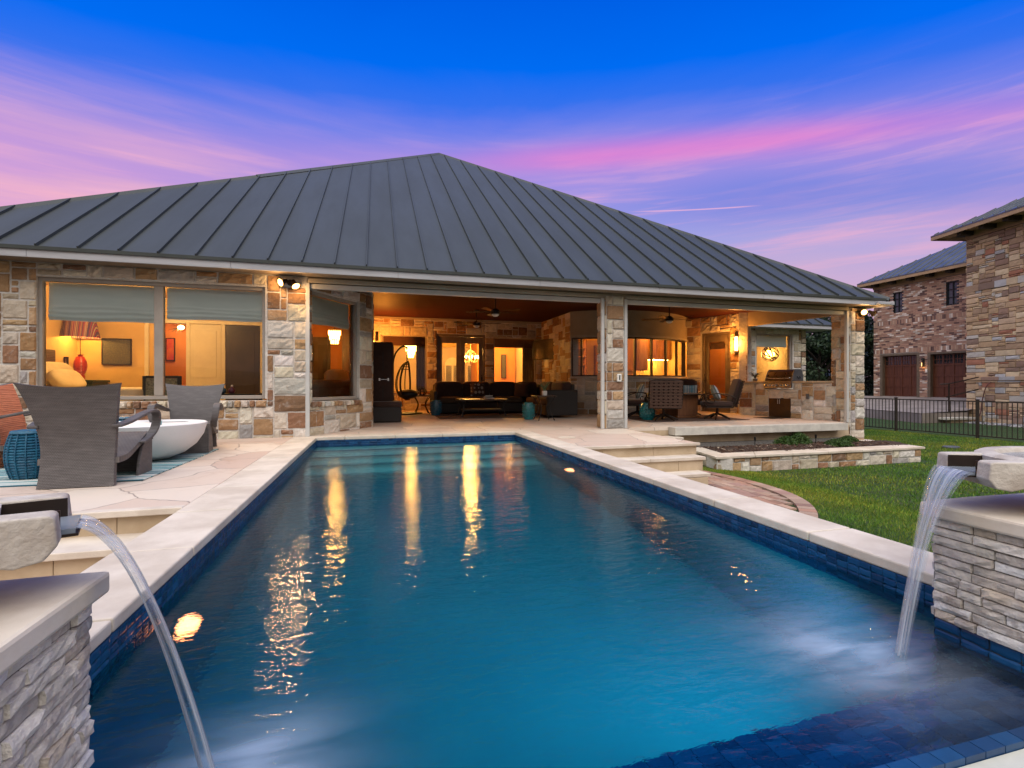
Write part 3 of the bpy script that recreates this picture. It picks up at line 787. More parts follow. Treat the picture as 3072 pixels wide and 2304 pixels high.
# bodies under coping and the decks
def zf(y): return .012 * max(0, y - 8.6)
mb = MB()
mb.box(-1.28, .7, -.75, PX0 - T + .0, 8.5, -.058); mb.box(PX1 + .02, .7, -.75, 2.70, 8.5, -.058)
st(mb.build('coping_base', M['riser']))
mb = MB()
mb.prism([(-3.85, 3.92), (-1.292, 3.92), (-1.292, 8.6), (-3.85, 8.6)], -.04, -.002)
mb.prism([(2.722, 6.20), (4.55, 6.17), (4.62, 8.45), (2.722, 8.45)], -.04, -.002)
mb.add([(-1.1, 8.60, -.002), (-1.292, 8.60, -.002), (-1.292, 8.42, -.002)], [(0, 1, 2)])
mb.prism([(2.722, 8.452), (4.66, 8.452), (4.66, 8.60), (2.722, 8.60)], -.05, -.003)
st(mb.build('flagstone_deck', M['flag'], bevel=.006))
mb = MB()
y0, y1 = 8.60, 15.2
vs = [(-1.1, 8.60, -.004), (10.6, 8.60, -.004), (10.6, 15.2, zf(15.2) - .004), (-1.1, 15.2, zf(15.2) - .004)]
mb.slope([(-1.292, 8.60, -.004), (10.45, 8.60, -.004), (10.45, 15.2, zf(15.2) - .004), (-1.292, 15.2, zf(15.2) - .004)], .06)
st(mb.build('patio_floor', M['flag']))
mb = MB()
mb.box(-3.83, 3.96, -.8, -1.30, 8.6, -.042)
mb.box(2.74, 6.24, -.8, 4.52, 8.6, -.042)
mb.box(4.55, 8.60, -.33, 10.4, 8.9, -.066); 
st(mb.build('deck_base', M['riser']))
mb = MB(); mb.box(4.56, 8.56, -.8, 10.4, 8.598, -.335); st(mb.build('foundation', M['concrete_rough']))
mb = MB(); mb.box(5.64, 8.36, -.15, 9.98, 8.597, .004); st(mb.build('pale_floor_ledge', M['ledge'], bevel=.006))
# steps: right and left
mb = MB()
def step_row(x0, x1, y0, y1, z, th=.045, seg=.75, rz=None):
    n = max(1, round((x1 - x0) / seg))
    for i in range(n):
        a, b_ = x0 + (x1 - x0) * i / n, x0 + (x1 - x0) * (i + 1) / n
        mb.box(a + .002, y0, z - th, b_ - .002, y1, z, m=0)
def riser_row(x0, x1, y0, y1, z0, z1, seg=.8, off=.3):
    p = x0; n = 0
    while p < x1 - .01:
        q = min(x1, p + (off if n == 0 else seg)); n += 1
        mb.box(p + .0015, y0, z0, q - .0015, y1, z1, m=1); p = q
step_row(2.722, 4.57, 6.15, 6.2, -.001, .04)
riser_row(2.722, 4.54, 6.20, 6.26, -.20, -.043)
step_row(2.722, 4.50, 5.93, 6.22, -.17); riser_row(2.722, 4.47, 5.96, 6.0, -.40, -.216, off=.55)
step_row(2.722, 4.40, 5.70, 6.0, -.36); riser_row(2.722, 4.37, 5.73, 5.8, -.56, -.406, off=.4)
mb.box(2.722, 5.7, -.7, 4.36, 6.2, -.41, m=1)
mb.box(4.62, 8.2, -.215, 5.72, 8.56, -.17, m=0); mb.box(4.62, 8.23, -.5, 5.69, 8.55, -.216, m=1)
for i in range(3):
    pass
step_row(-3.85, -1.292, 3.88, 3.96, -.001, .045, .85); riser_row(-3.85, -1.292, 3.93, 3.99, -.18, -.047, off=.55)
step_row(-3.85, -1.292, 3.58, 3.95, -.17, .045, .85); riser_row(-3.85, -1.292, 3.63, 3.70, -.36, -.216, off=.35)
mb.box(-3.85, 3.7, -.6, -1.292, 3.95, -.22, m=1)
st(mb.build('stone_steps', [M['coping'], M['riser']], bevel=.006))
mb = MB(); mb.box(-4.4, -1, -.6, -1.30, 3.7, -.355); st(mb.build('lower_terrace', M['flag']))
mb = MB(); mb.box(-7.5, 4.0, -.8, -3.86, 8.6, -.30); st(mb.build('side_ground', pm('side_soil', (.20, .15, .10), (.13, .09, .06), 8, .95, bump=.4)))
# brick pavers below the right steps
mb = MB(); r = random.Random(3)
def pav(r): 
    j = r.uniform(.8, 1.2); c = r.choice([(.30, .17, .12), (.34, .22, .16), (.26, .16, .13), (.36, .25, .19)]); return tuple(x * j for x in c)
for j in range(24):
    for i in range(34):
        x0 = 2.72 + i * .10 - (j % 2) * .05 ; y0 = 2.9 + j * .2 + 0
        y0 = 3.2 + i * 0.0 + j * .2
        cx, cy = x0 + .05, y0 + .1
        dd = math.hypot(cx - 2.75, cy - 5.9)
        if dd < 2.28 and cy < 7.2 and not (cy > 5.6 and cx < 4.4) and cx > 2.74:
            mb.box(x0 + .003, y0 + .003, -.62, x0 + .097, y0 + .197, lz(cx, cy) + .022 + r.uniform(-.002, .002), c=pav(r))
for k in range(44):
    a = rad(-80 + 3.05 * k); a2 = rad(-80 + 3.05 * (k + .93))
    P = [(2.75 + math.cos(q) * R_, 5.9 + math.sin(q) * R_) for q, R_ in ((a, 2.33), (a, 2.50), (a2, 2.50), (a2, 2.33))]
    P = [P[0], P[1], P[2], P[3]]
    if P[0][1] < 7.2: mb.prism(P, -.62, lz(P[0][0], P[0][1]) + .026, c=pav(r))
pass
st(mb.build('brick_path', M['brick']))
# ------------------------------------------------------------------ the house
F = 8.6
house = thing('stone_house', 'single storey limestone house with a dark standing seam hip roof and a deep lit patio', 'house', (2.1, F, 0))
def hb(mb, name, m, parent=None, **k): return mb.build(name, m, parent or house, world=True, **k)

# ---- roof
EY, EZ, XL, XR = 8.2, 2.745, -6.74, 10.95
half = (XR - XL) / 2; PX, PYk, PZ = (XL + XR) / 2, EY + half, 8.86
SLP = (PZ - EZ) / half
BYk = 21.0   # rear end of the ridge
mb = MB()
pk, pk2 = (PX, PYk, PZ), (PX, BYk, PZ)
c0, c1, c2, c3 = (XL, EY, EZ), (XR, EY, EZ), (XR, BYk + half, EZ), (XL, BYk + half, EZ)
mb.slope([c0, c1, pk], .045); mb.slope([c1, c2, pk2, pk], .045); mb.slope([c3, c0, pk, pk2], .045); mb.slope([c2, c3, pk2], .045)
nrm = Vector((0, -SLP, 1)).normalized()
r = random.Random(2)
def seam(mb, p, q, n, w=.012, h=.036):
    p, q, n = Vector(p), Vector(q), Vector(n).normalized(); t = (q - p).normalized(); b = t.cross(n)
    vs = [p - b * w, p + b * w, p + b * w * .7 + n * h, p - b * w * .7 + n * h, q - b * w, q + b * w, q + b * w * .7 + n * h, q - b * w * .7 + n * h]
    mb.add([tuple(v) for v in vs], [(0, 1, 2, 3), (7, 6, 5, 4), (0, 4, 5, 1), (1, 5, 6, 2), (2, 6, 7, 3), (3, 7, 4, 0)])
x = -4.487 - .4825 * 4
while x < XR - .1:
    L = (XR - x) if x > PX else (x - XL)
    if L > .1:
        seam(mb, (x, EY - .004, EZ), (x, EY + L, EZ + SLP * L), nrm)
    x += .4825
y = EY + .3
while y < BYk + half - .2:
    L = half - max(0, PYk - y, y - BYk)
    if L > .1:
        seam(mb, (XR + .004, y, EZ), (XR - L, y, EZ + SLP * L), (SLP, 0, 1)); seam(mb, (XL - .004, y, EZ), (XL + L, y, EZ + SLP * L), (-SLP, 0, 1))
    y += .4825
# folded drip edge at the eave
mb.box(XL - .01, EY - .012, EZ - .045, XR + .01, EY + .02, EZ + .004)
mb.box(XR - .02, EY - .012, EZ - .045, XR + .012, BYk + half, EZ + .003)
roof = hb(mb, 'roof', M['roof'])
mb = MB()
def hipcap(mb, a, b, w=.09, h=.035):
    a, b = Vector(a), Vector(b); t = (b - a).normalized(); s = t.cross(Vector((0, 0, 1))).normalized(); u = s.cross(t)
    for q0, q1 in ((a, b),):
        vs = [q0 - s * w - u * .05, q0 + u * h, q0 + s * w - u * .05, q1 - s * w - u * .05, q1 + u * h, q1 + s * w - u * .05, q0 - u * .09, q1 - u * .09]
        mb.add([tuple(v) for v in vs], [(0, 1, 4, 3), (1, 2, 5, 4), (0, 6, 2, 1), (3, 4, 5, 7), (0, 3, 7, 6), (2, 6, 7, 5)])
hipcap(mb, c0, pk); hipcap(mb, c1, pk); hipcap(mb, pk, pk2)
up = Vector((0, 0, .09)); mid = Vector(c0).lerp(Vector(pk), .465)
hipcap(mb, mid + up * .26, Vector(pk) + up * .12, .10, .025)
hb(mb, 'ridge_cap', M['roof'], roof)
mb = MB()
fx = [XL, -4.6, -2.1, .35, 2.8, 5.2, 7.6, 9.9, XR]
for x0, x1 in zip(fx[:-1], fx[1:]): mb.box(x0 + .002, EY + .012, 2.595, x1 - .002, EY + .045, EZ - .03)
mb.box(XR - .045, EY + .046, 2.595, XR - .012, BYk + half, EZ - .03)
mb.box(XL + .012, EY + .046, 2.595, XL + .045, BYk + half, EZ - .03)
hb(mb, 'fascia', M['fascia'], bevel=.003)
mb = MB(); mb.box(XL + .046, EY + .046, 2.612, XR - .046, F + .3, 2.64); mb.box(10.45, F + .3, 2.612, XR - .046, 14, 2.64)
hb(mb, 'soffit', M['soffit'])
# little white gutter end at the right corner
mb = MB(); mb.box(XR - .38, EY - .075, 2.60, XR - .03, EY + .011, 2.665); mb.box(XR - .03, EY - .075, 2.60, XR + .06, EY + .5, 2.68); hb(mb, 'gutter', M['fascia'], bevel=.01)

# ---- facade walls
WL = (-6.3, F); WR = (-1.08, F)
def sx(x): return x + 6.3
win_hole = (sx(-4.71), sx(-1.707), .622, 2.41)
led = (sx(-4.74), sx(-1.68), .485, .622)
stone_wall('wall', house, WL, WR, -.7, 2.61, [win_hole, led], 11, material=M['stone'])
def rowlock(P0, P1, s0, s1, z0, z1, seed):
    r = random.Random(seed); mb = MB(); f, L = segmap(P0, P1, z0); s = s0; rects = []
    while s < s1 - .03:
        w = r.uniform(.08, .15); e = min(s1, s + w)
        if s1 - e < .05: e = s1
        rects.append((s, e, 0, z1 - z0)); s = e
    stone_blocks(mb, rects, r, f, house_stone, depth=.055, cell=.05, gap=.010)
    wall_core(mb, f(s0, 0, 0)[:2], f(s1, 0, 0)[:2], z0 + .002, z1 - .002, [], .2)
    return hb(mb, 'window_ledge', M['stone'])
rowlock(WL, WR, led[0], led[1], .487, .60, 21)
A0, A1 = (-1.08, 8.66), (-.081, 10.113)
stone_wall('wall', house, A0, A1, -.05, 2.61, [(.06, 1.36, .575, 2.42), (.05, 1.40, .46, .60)], 12, material=M['stone'])
rowlock(A0, A1, .05, 1.40, .462, .565, 22)
stone_wall('wall', house, (-.083, 10.115), (-.083, 15.0), -.05, 2.87, [], 13, material=M['stone'])
# above the angled window, back of the header
BW0, BW1 = (-.083, 15.0), (5.17, 15.0)
h1, hd, h3 = (.20, 1.593, .61, 2.35), (1.843, 3.393, .02, 2.40), (3.643, 5.083, .61, 2.36)
stone_wall('wall', house, BW0, BW1, 0, 2.87, [h1, hd, h3], 14, material=M['stone'])
stone_wall('wall', house, (5.17, 15.0), (5.20, 12.61), 0, 2.87, [], 15, material=M['stone'])
# bow
bA, bM, bB = (5.18, 12.6), (6.75, 11.95), (9.18, 13.02)
def circ(a, b, c):
    (ax, ay), (bx, by), (cx, cy) = a, b, c
    d = 2 * (ax * (by - cy) + bx * (cy - ay) + cx * (ay - by))
    ux = ((ax * ax + ay * ay) * (by - cy) + (bx * bx + by * by) * (cy - ay) + (cx * cx + cy * cy) * (ay - by)) / d
    uy = ((ax * ax + ay * ay) * (cx - bx) + (bx * bx + by * by) * (ax - cx) + (cx * cx + cy * cy) * (bx - ax)) / d
    return ux, uy, math.hypot(ax - ux, ay - uy)
ux, uy, br = circ(bA, bM, bB); ba0 = math.atan2(bA[1] - uy, bA[0] - ux); ba1 = math.atan2(bB[1] - uy, bB[0] - ux)
NB = 28
bow = [(ux + br * math.cos(ba0 + (ba1 - ba0) * i / NB), uy + br * math.sin(ba0 + (ba1 - ba0) * i / NB)) for i in range(NB + 1)]
bf, bL = polymap(bow, 0)
r = random.Random(16); mb = MB()
for a, b_ in zip(bow[:-1], bow[1:]): wall_core(mb, a, b_, 0, 1.03, [], .2)
stone_blocks(mb, ashlar(bL, 1.03, .10, .094, [], r), r, bf, house_stone)
hb(mb, 'wall', M['stone'])
mb = MB()
def bowband(mb, z0, z1, d0, d1, s0=0, s1=None):
    s1 = bL if s1 is None else s1; K = 30
    def P(i, z, d): return bf(min(bL, s0 + (s1 - s0) * i / K), z, d)
    vs = []
    for i in range(K + 1): vs += [P(i, z0, d1), P(i, z1, d1), P(i, z1, d0), P(i, z0, d0)]
    fs = [(4 * i + k, 4 * i + (k + 1) % 4, 4 * i + 4 + (k + 1) % 4, 4 * i + 4 + k) for i in range(K) for k in range(4)] + [(3, 2, 1, 0), (4 * K, 4 * K + 1, 4 * K + 2, 4 * K + 3)]
    mb.add(vs, fs)
bowband(mb, 2.20, 2.87, -.2, .02); hb(mb, 'stucco_band', M['stucco'], smooth='auto')
mb = MB(); bowband(mb, 2.14, 2.20, -.2, .05); hb(mb, 'window_head_trim', M['valance'], smooth='auto')
mb = MB(); bowband(mb, 1.032, 1.072, -.2, .055); bs = hb(mb, 'window_sill', M['coping'], smooth='auto')
mb = MB(); bowband(mb, 1.073, 1.11, -.09, -.03); bowband(mb, 2.10, 2.139, -.09, -.03)
for s in (.035, .30, 1.30, 1.80, 2.34, 2.90, 3.48, 4.05, bL - .03):
    p = bf(s, 0, -.06); q = bf(min(bL, s + .01), 0, -.06); a = math.atan2(q[1] - p[1], q[0] - p[0])
    mb.box(-.024, -.032, 1.11, .024, .032, 2.10, M=Matrix.Translation((p[0], p[1], 0)) @ Matrix.Rotation(a, 4, 'Z'))
bw = hb(mb, 'window', M['frame_dark'])
mb = MB(); K = 30; vs = []
for i in range(K + 1): vs += [bf(bL * i / K, 1.09, -.06), bf(bL * i / K, 2.12, -.06)]
mb.add(vs, [(2 * i, 2 * i + 2, 2 * i + 3, 2 * i + 1) for i in range(K)]); hb(mb, 'pane', M['glass'], bw, smooth=True)
# door wall
D0, D1 = (9.46, 12.72), (10.0, 11.4)
stone_wall('wall', house, bB, D0, 0, 2.87, [], 17, material=M['stone'])
stone_wall('wall', house, D0, D1, 0, 2.87, [(.03, .93, 0, 2.38)], 18, material=M['stone'])
# the outside face past the corner, and the wing with the breakfast nook
stone_wall('wall', house, (10.0, 11.4), (11.1, 13.0), -.7, 2.87, [], 19, material=M['stone'])
NK0, NK1 = (11.1, 13.0), (13.714, 13.0)
stone_wall('wall', house, NK0, NK1, -.7, 2.66, [(.64, 2.07, .75, 2.50)], 20, material=M['stone'])
stone_wall('wall', house, NK1, (13.714, 18.0), -.7, 2.66, [], 23, material=M['stone'])
mb = MB()
ne, nz_ = 12.5, 2.78
mb.slope([(10.4, ne, nz_), (14.5, ne, nz_), (14.5 - 3, ne + 3, nz_ + 3 * SLP), (10.4, ne + 3, nz_ + 3 * SLP)], .045)
mb.slope([(14.5, ne, nz_), (14.5, 20, nz_), (11.5, 17, nz_ + 3 * SLP), (11.5, ne + 3, nz_ + 3 * SLP)], .045)
x = 10.5
while x < 14.4:
    L = min(3, 14.5 - x); seam(mb, (x, ne, nz_), (x, ne + L, nz_ + L * SLP), nrm); x += .4825
hb(mb, 'roof', M['roof'])
mb = MB(); mb.box(10.5, ne + .01, 2.64, 14.46, ne + .045, 2.735); mb.box(10.5, ne + .046, 2.645, 14.44, 13.25, 2.66); mb.box(14.43, ne + .046, 2.64, 14.46, 20, 2.735)
hb(mb, 'fascia', M['fascia'])
mb = MB(); mb.box(-6.32, F + .01, -.7, -6.08, 24, 2.6); mb.box(-6.3, 24, -.7, 10.5, 24.2, 2.6); hb(mb, 'wall', M['stucco'])

# pillars
def pillar(x0, x1, y0, y1, z0, z1, seed):
    mb = MB(); r = random.Random(seed); mb.box(x0, y0, z0, x1, y1, z1, c=MORTAR)
    for (a, b_) in (((x0, y0), (x1, y0)), ((x1, y0), (x1, y1)), ((x1, y1), (x0, y1)), ((x0, y1), (x0, y0))):
        f, L = segmap(a, b_, z0)
        cw = .12
        rects = ashlar(L, z1 - z0, cw, .09, [], r, (1, 3), (2, 3))
        stone_blocks(mb, rects, r, f, house_stone, depth=.03, cell=.06)
    return hb(mb, 'pillar', M['stone'])
pillar(4.275, 4.635, 8.58, 8.96, -.004, 2.56, 31)
pillar(10.30, 10.70, 8.58, 9.05, -.72, 2.58, 32)
# header, valance, screen housings and tracks
mb = MB(); mb.box(-1.07, F - .005, 2.52, 10.28, F + .32, 2.61); mb.box(-1.07, F + .10, 2.50, 10.28, F + .34, 2.86)
hb(mb, 'header', M['valance'], bevel=.01)
for x0, x1 in ((-1.04, 4.165), (4.725, 10.19)):
    mb = MB(); mb.box(x0, F + .02, 2.425, x1, F + .095, 2.505); hb(mb, 'screen_housing', M['track'], bevel=.004)
    mb = MB(); mb.box(x0 - .03, F - .03, 2.515, x1 + .03, F - .007, 2.59); hb(mb, 'valance', M['valance'], bevel=.012)
for x in (-1.075, 4.20, 4.69, 10.235):
    mb = MB(); mb.box(x - .032, F - .02, .0, x + .032, F + .03, 2.512); mb.box(x - .012, F + .03, .0, x + .012, F + .07, 2.45); hb(mb, 'screen_track', M['track'], bevel=.004)
mb = MB()
mb.prism([(10.0, 11.4), (10.42, 8.9), (10.56, 8.93), (10.14, 11.43)], 2.48, 2.88); hb(mb, 'beam', M['stucco'], bevel=.005)
mb = MB()
mb.prism([(-.3, 8.7), (10.6, 8.7), (10.6, 15.3), (-.3, 15.3)], 2.865, 2.90); mb.prism([(-1.1, 8.7), (-.3, 8.7), (-.3, 10.1)], 2.60, 2.63)
hb(mb, 'patio_ceiling', M['woodceil'])
# crown trim where ceiling meets the back walls
mb = MB(); mb.box(-.05, 14.955, 2.80, 5.16, 15.0 - .03, 2.863); hb(mb, 'ceiling_trim', M['valance'])

# ---- windows and doors
def wbox(mb, f, s0, s1, d0, d1, z0, z1, **k):
    vs = [f(s, z, d) for z in (z0, z1) for d in (d0, d1) for s in (s0, s1)]
    mb.add(vs, [(0, 2, 3, 1), (4, 5, 7, 6), (0, 1, 5, 4), (1, 3, 7, 5), (3, 2, 6, 7), (2, 0, 4, 6)], **k)
def shade(parent, f, s0, s1, d, ztop, zbot, seed):
    r = random.Random(seed); hgt = ztop - zbot; ph = r.uniform(0, 6)
    def P(u, v):
        fold = 0
        for fz, amp in ((.10, .022), (.24, .018), (.36, .010)):
            sag = .018 * math.sin(u * PI * 2 + ph + fz * 9) + .008 * math.sin(u * 17 + fz * 30)
            fold += amp * math.exp(-((v - fz - sag) / .035) ** 2)
        z = zbot + hgt * v + (.006 * math.sin(u * 9 + ph) if v < .05 else 0)
        return Vector(f(s0 + (s1 - s0) * u, z, d + fold + .003 * math.sin(u * 14 + v * 5)))
    mb = MB(); mb.grid(P, 24, 36); return hb(mb, 'roman_shade', M['blind'], parent, smooth=True)
def window(P0, P1, s0, s1, z0, z1, mulls=(), fw=.055, mw=.12, inset=.05, dep=.09, shades=(), m='frame', label=None, seed=1):
    f, L = segmap(P0, P1, 0); mb = MB(); d1, d0 = -inset, -inset - dep
    wbox(mb, f, s0, s0 + fw, d0, d1, z0, z1); wbox(mb, f, s1 - fw, s1, d0, d1, z0, z1)
    wbox(mb, f, s0 + fw, s1 - fw, d0, d1, z0, z0 + fw); wbox(mb, f, s0 + fw, s1 - fw, d0, d1, z1 - fw, z1)
    xs = [s0 + fw]
    for q in mulls: wbox(mb, f, q - mw / 2, q + mw / 2, d0, d1 + .004, z0 + fw + .001, z1 - fw - .001); xs += [q - mw / 2, q + mw / 2]
    xs.append(s1 - fw)
    w = hb(mb, 'window', M[m], bevel=.006)
    if label: w['label'] = label
    for i in range(0, len(xs), 2):
        mb = MB(); dd = (d0 + d1) / 2
        mb.add([f(xs[i] - .01, z0 + fw - .01, dd), f(xs[i + 1] + .01, z0 + fw - .01, dd), f(xs[i + 1] + .01, z1 - fw + .01, dd), f(xs[i] - .01, z1 - fw + .01, dd)], [(0, 1, 2, 3)])
        hb(mb, 'pane', M['glass'], w)
        if i // 2 < len(shades) and shades[i // 2]:
            shade(w, f, xs[i] + .006, xs[i + 1] - .006, d0 - .05, z1 - .05, shades[i // 2], seed + i)
    return w
window(WL, WR, sx(-4.71), sx(-1.707), .622, 2.41, [sx(-3.20)], shades=(1.80, 1.87), label='wide double window of the lit bedroom with two half drawn pale green shades', seed=3)
window(A0, A1, .06, 1.36, .575, 2.42, shades=(1.90,), label='angled single window beside the patio with a pale green shade and a grey sofa behind it', seed=9)
win_a = window(BW0, BW1, *h1[:2], h1[2], h1[3], fw=.05, m='frame', label='window at the back of the patio behind the hanging chair')
win_b = window(BW0, BW1, *h3[:2], h3[2], h3[3], fw=.05, label='window at the back of the patio left of the television')
window(NK0, NK1, .64, 2.07, .75, 2.50, fw=.06, shades=(2.07,), label='window of the breakfast nook beyond the grill counter', seed=14)
def glazed_door(P0, P1, s0, s1, z0, z1, leaves, label, pz0=.35, frame=.07, stile=.13, handle_at=.9, top=.2, blind=None):
    f, L = segmap(P0, P1, 0); mb = MB(); d0, d1 = -.14, -.02
    wbox(mb, f, s0, s0 + frame, d0, d1, z0, z1); wbox(mb, f, s1 - frame, s1, d0, d1, z0, z1); wbox(mb, f, s0 + frame, s1 - frame, d0, d1, z1 - frame, z1)
    wbox(mb, f, s0, s1, -.2, .03, z0 - .02, z0 + .02)
    w = (s1 - s0 - 2 * frame) / leaves
    door = hb(mb, 'door', M['door_paint'], bevel=.004); door['label'] = label
    for i in range(leaves):
        a = s0 + frame + w * i + .003; b_ = a + w - .006; mb = MB(); e0, e1 = -.11, -.06
        wbox(mb, f, a, a + stile, e0, e1, z0 + .021, z1 - frame - .004); wbox(mb, f, b_ - stile, b_, e0, e1, z0 + .021, z1 - frame - .004)
        wbox(mb, f, a + stile, b_ - stile, e0, e1, z0 + .021, pz0); wbox(mb, f, a + stile, b_ - stile, e0, e1, z1 - frame - top, z1 - frame - .004)
        hb(mb, 'door_leaf', M['door_paint'], door, bevel=.004)
        mb = MB(); mb.add([f(a + stile, pz0, -.085), f(b_ - stile, pz0, -.085), f(b_ - stile, z1 - frame - top, -.085), f(a + stile, z1 - frame - top, -.085)], [(0, 1, 2, 3)])
        hb(mb, 'pane', M['glass'], door)
        if blind:
            mb = MB()
            for k in range(14): wbox(mb, f, a + stile + .004, b_ - stile - .004, -.125, -.115, blind + k * (z1 - frame - top - blind) / 14, blind + (k + .8) * (z1 - frame - top - blind) / 14)
            hb(mb, 'slatted_blind', M['stucco'], door)
    hs = s0 + handle_at * (s1 - s0)
    mb = MB(); p = f(hs, .98, -.05); q = f(hs, .98, .0); 
    mb.tube([p, q], .014, 8); mb.tube([q, f(hs + .09, .98, .004)], .010, 8); wbox(mb, f, hs - .022, hs + .022, -.06, -.05, .90, 1.10)
    mb.ball(*f(hs, 1.14, -.045), .024, n=6)
    hb(mb, 'handle', M['bronze'], door, smooth='auto')
    return door
glazed_door(BW0, BW1, 1.843, 3.393, .04, 2.40, 2, 'double glazed door at the back of the patio behind the brown sofa', handle_at=.93, stile=.13)
glazed_door(D0, D1, .03, .93, .05, 2.38, 1, 'brown glazed door in the angled wall beside the lit wall lamp', pz0=.42, handle_at=.075, stile=.12, blind=1.9)
# wall lamps of the patio
def sconce(x, y, z, a, label, w=.12, hgt=.40):
    e = thing('wall_lamp', label, 'wall lamp', (x, y, z), a, group='patio wall lamps')
    mb = MB(); mb.box(-w / 2 - .012, -.012, -hgt / 2 - .02, w / 2 + .012, .0, hgt / 2 + .02)
    for s in (-1, 1): mb.box(s * w / 2 - .012, -.09, -hgt / 2 - .02, s * w / 2 + .012, -.012, hgt / 2 + .02)
    mb.box(-w / 2, -.09, hgt / 2, w / 2, -.012, hgt / 2 + .02); mb.box(-w / 2, -.09, -hgt / 2 - .02, w / 2, -.012, -hgt / 2)
    mb.build('frame', M['bronze'], e, bevel=.003)
    mb = MB(); mb.box(-w / 2 + .013, -.082, -hgt / 2 + .002, w / 2 - .013, -.02, hgt / 2 - .002); mb.build('lamp_panel', M['lampglow'], e)
    return e
fD, LD = segmap(D0, D1, 0)
p = fD(1.165, 0, .04); uD = Vector(D1) - Vector(D0)
sconce(p[0], p[1], 2.0, math.atan2(uD.y, uD.x), 'tall lit wall lamp on the stone beside the glazed patio door')
p = fD(1.165, 2.0, .25); lamp('wall_lamp_light', p, 75, (1, .37, .06), .07)
sconce(-.02, 14.2, 2.2, PI / 2, 'lit wall lantern high on the left patio wall behind the tall lounger', .10, .22)
lamp('wall_lamp_light', (.18, 14.2, 2.0), 130, (1, .32, .04), .06)

# ---- flood lights under the eave
def floods(x, y, z, label, heads):
    e = thing('flood_light', label, 'flood light', (x, y, z), group='twin flood lights under the eave')
    mb = MB(); mb.lathe([(.05, 0), (.05, .025), (.02, .03)], n=14, M=Matrix.Rotation(PI / 2, 4, 'X')); mb.build('bracket', M['bronze'], e)
    for (dx, dy, dz, d) in heads:
        d = Vector(d).normalized(); q = d.to_track_quat('Z', 'Y').to_matrix().to_4x4(); Mx = Matrix.Translation((dx, dy, dz)) @ q
        mb = MB(); mb.lathe([(.012, -.13), (.03, -.12), (.036, -.06), (.068, 0), (.076, .01), (.069, .012), (.03, -.02)], n=18, M=Mx)
        mb.tube([(0, -.02, 0), (dx * .5, dy * .5 - .01, dz * .5 + .01), tuple(Vector((dx, dy, dz)) - d * .12)], .009, 6)
        h = mb.build('lamp_head', M['bronze'], e, smooth='auto')
        mb = MB(); mb.lathe([(0, .018), (.042, .012), (.067, -.002)], n=18, M=Mx); mb.build('bulb', M['bulb'], h)
        o = lamp('flood_lamp', (x + dx + d.x * .05, y + dy + d.y * .05, z + dz + d.z * .05), 32, (1, .56, .22), .05, 'SPOT', spot_size=rad(125), spot_blend=.6); aim(o, d)
        o = lamp('flood_spill', (x + dx + d.x * .06, y + dy + d.y * .06 - .02, z + dz + d.z * .05), 5, (1, .56, .22), .05)
floods(-1.33, F - .03, 2.49, 'twin flood light with both bulbs lit under the eave left of the patio', [(-.13, -.10, -.02, (-.6, -.55, -.35)), (.10, -.12, -.07, (.45, -.45, -.8))])
floods(10.62, F - .05, 2.50, 'twin flood light with both bulbs lit on the right corner pillar', [(-.08, -.10, -.03, (-.35, -.75, -.3)), (.20, -.10, -.05, (.85, -.25, -.45))])

# ---- rooms behind the glass
def room(x0, x1, y0, y1, z0, z1, wall_m, floor_m='tilefloor', ceil_m='yellowwall', sides='lrb', poly=None):
    mb = MB(); poly = poly or [(x0, y0), (x1, y0), (x1, y1), (x0, y1)]
    mb.prism(poly, z0 - .06, z0); hb(mb, 'interior_floor', M[floor_m])
    mb = MB(); mb.prism(poly, z1, z1 + .06); hb(mb, 'interior_ceiling', M[ceil_m])
    n = len(poly)
    for i in range(n):
        if i in sides:
            a, b_ = Vector(poly[i]), Vector(poly[(i + 1) % n]); u = (b_ - a).normalized(); nn = Vector((u.y, -u.x)) * .08
            mb = MB(); mb.prism([tuple(a - u * .0), tuple(b_), tuple(b_ + nn), tuple(a + nn)], z0 - .05, z1 + .05); hb(mb, 'interior_wall', M[wall_m])
# bedroom
mb = MB()
room(0, 0, 0, 0, .02, 2.75, 'yellowwall', poly=[(-6.07, 8.84), (-1.45, 8.84), (-2.35, 12.4), (-6.07, 12.4)], sides=(1, 3))
mb = MB(); wall_core(mb, (-6.07, 12.4), (-2.35, 12.4), .02, 2.75, [(6.07 - 4.53, 6.07 - 4.04, .02, 2.2)], .1, c=None)
hb(mb, 'interior_wall', M['yellowwall'])
room(-5.4, -3.6, 12.5, 14.2, .02, 2.6, 'orangewall', ceil_m='orangewall', sides=(1, 2, 3))
mb = MB()
for x in (-4.80, -4.01, -3.315, -2.52):
    mb.box(x - .04, 12.365, .02, x + .04, 12.399, 2.25)
mb.box(-4.56, 12.36, 2.2, -2.5, 12.398, 2.28)
hb(mb, 'door_trim', M['whitepaint'], bevel=.004)
mb = MB(); mb.box(-3.97, 12.37, .03, -3.36, 12.395, 2.19)
for z0, z1 in ((.15, .85), (1.0, 2.05)): mb.box(-3.88, 12.362, z0, -3.45, 12.3685, z1)
hb(mb, 'door', M['whitepaint'], bevel=.006)
mb = MB(); mb.box(-3.27, 12.37, .03, -2.57, 12.395, 2.19)
for z0, z1 in ((.15, .85), (1.0, 2.05)): mb.box(-3.17, 12.362, z0, -2.67, 12.3685, z1)
hb(mb, 'door', M['navydoor'], bevel=.006)
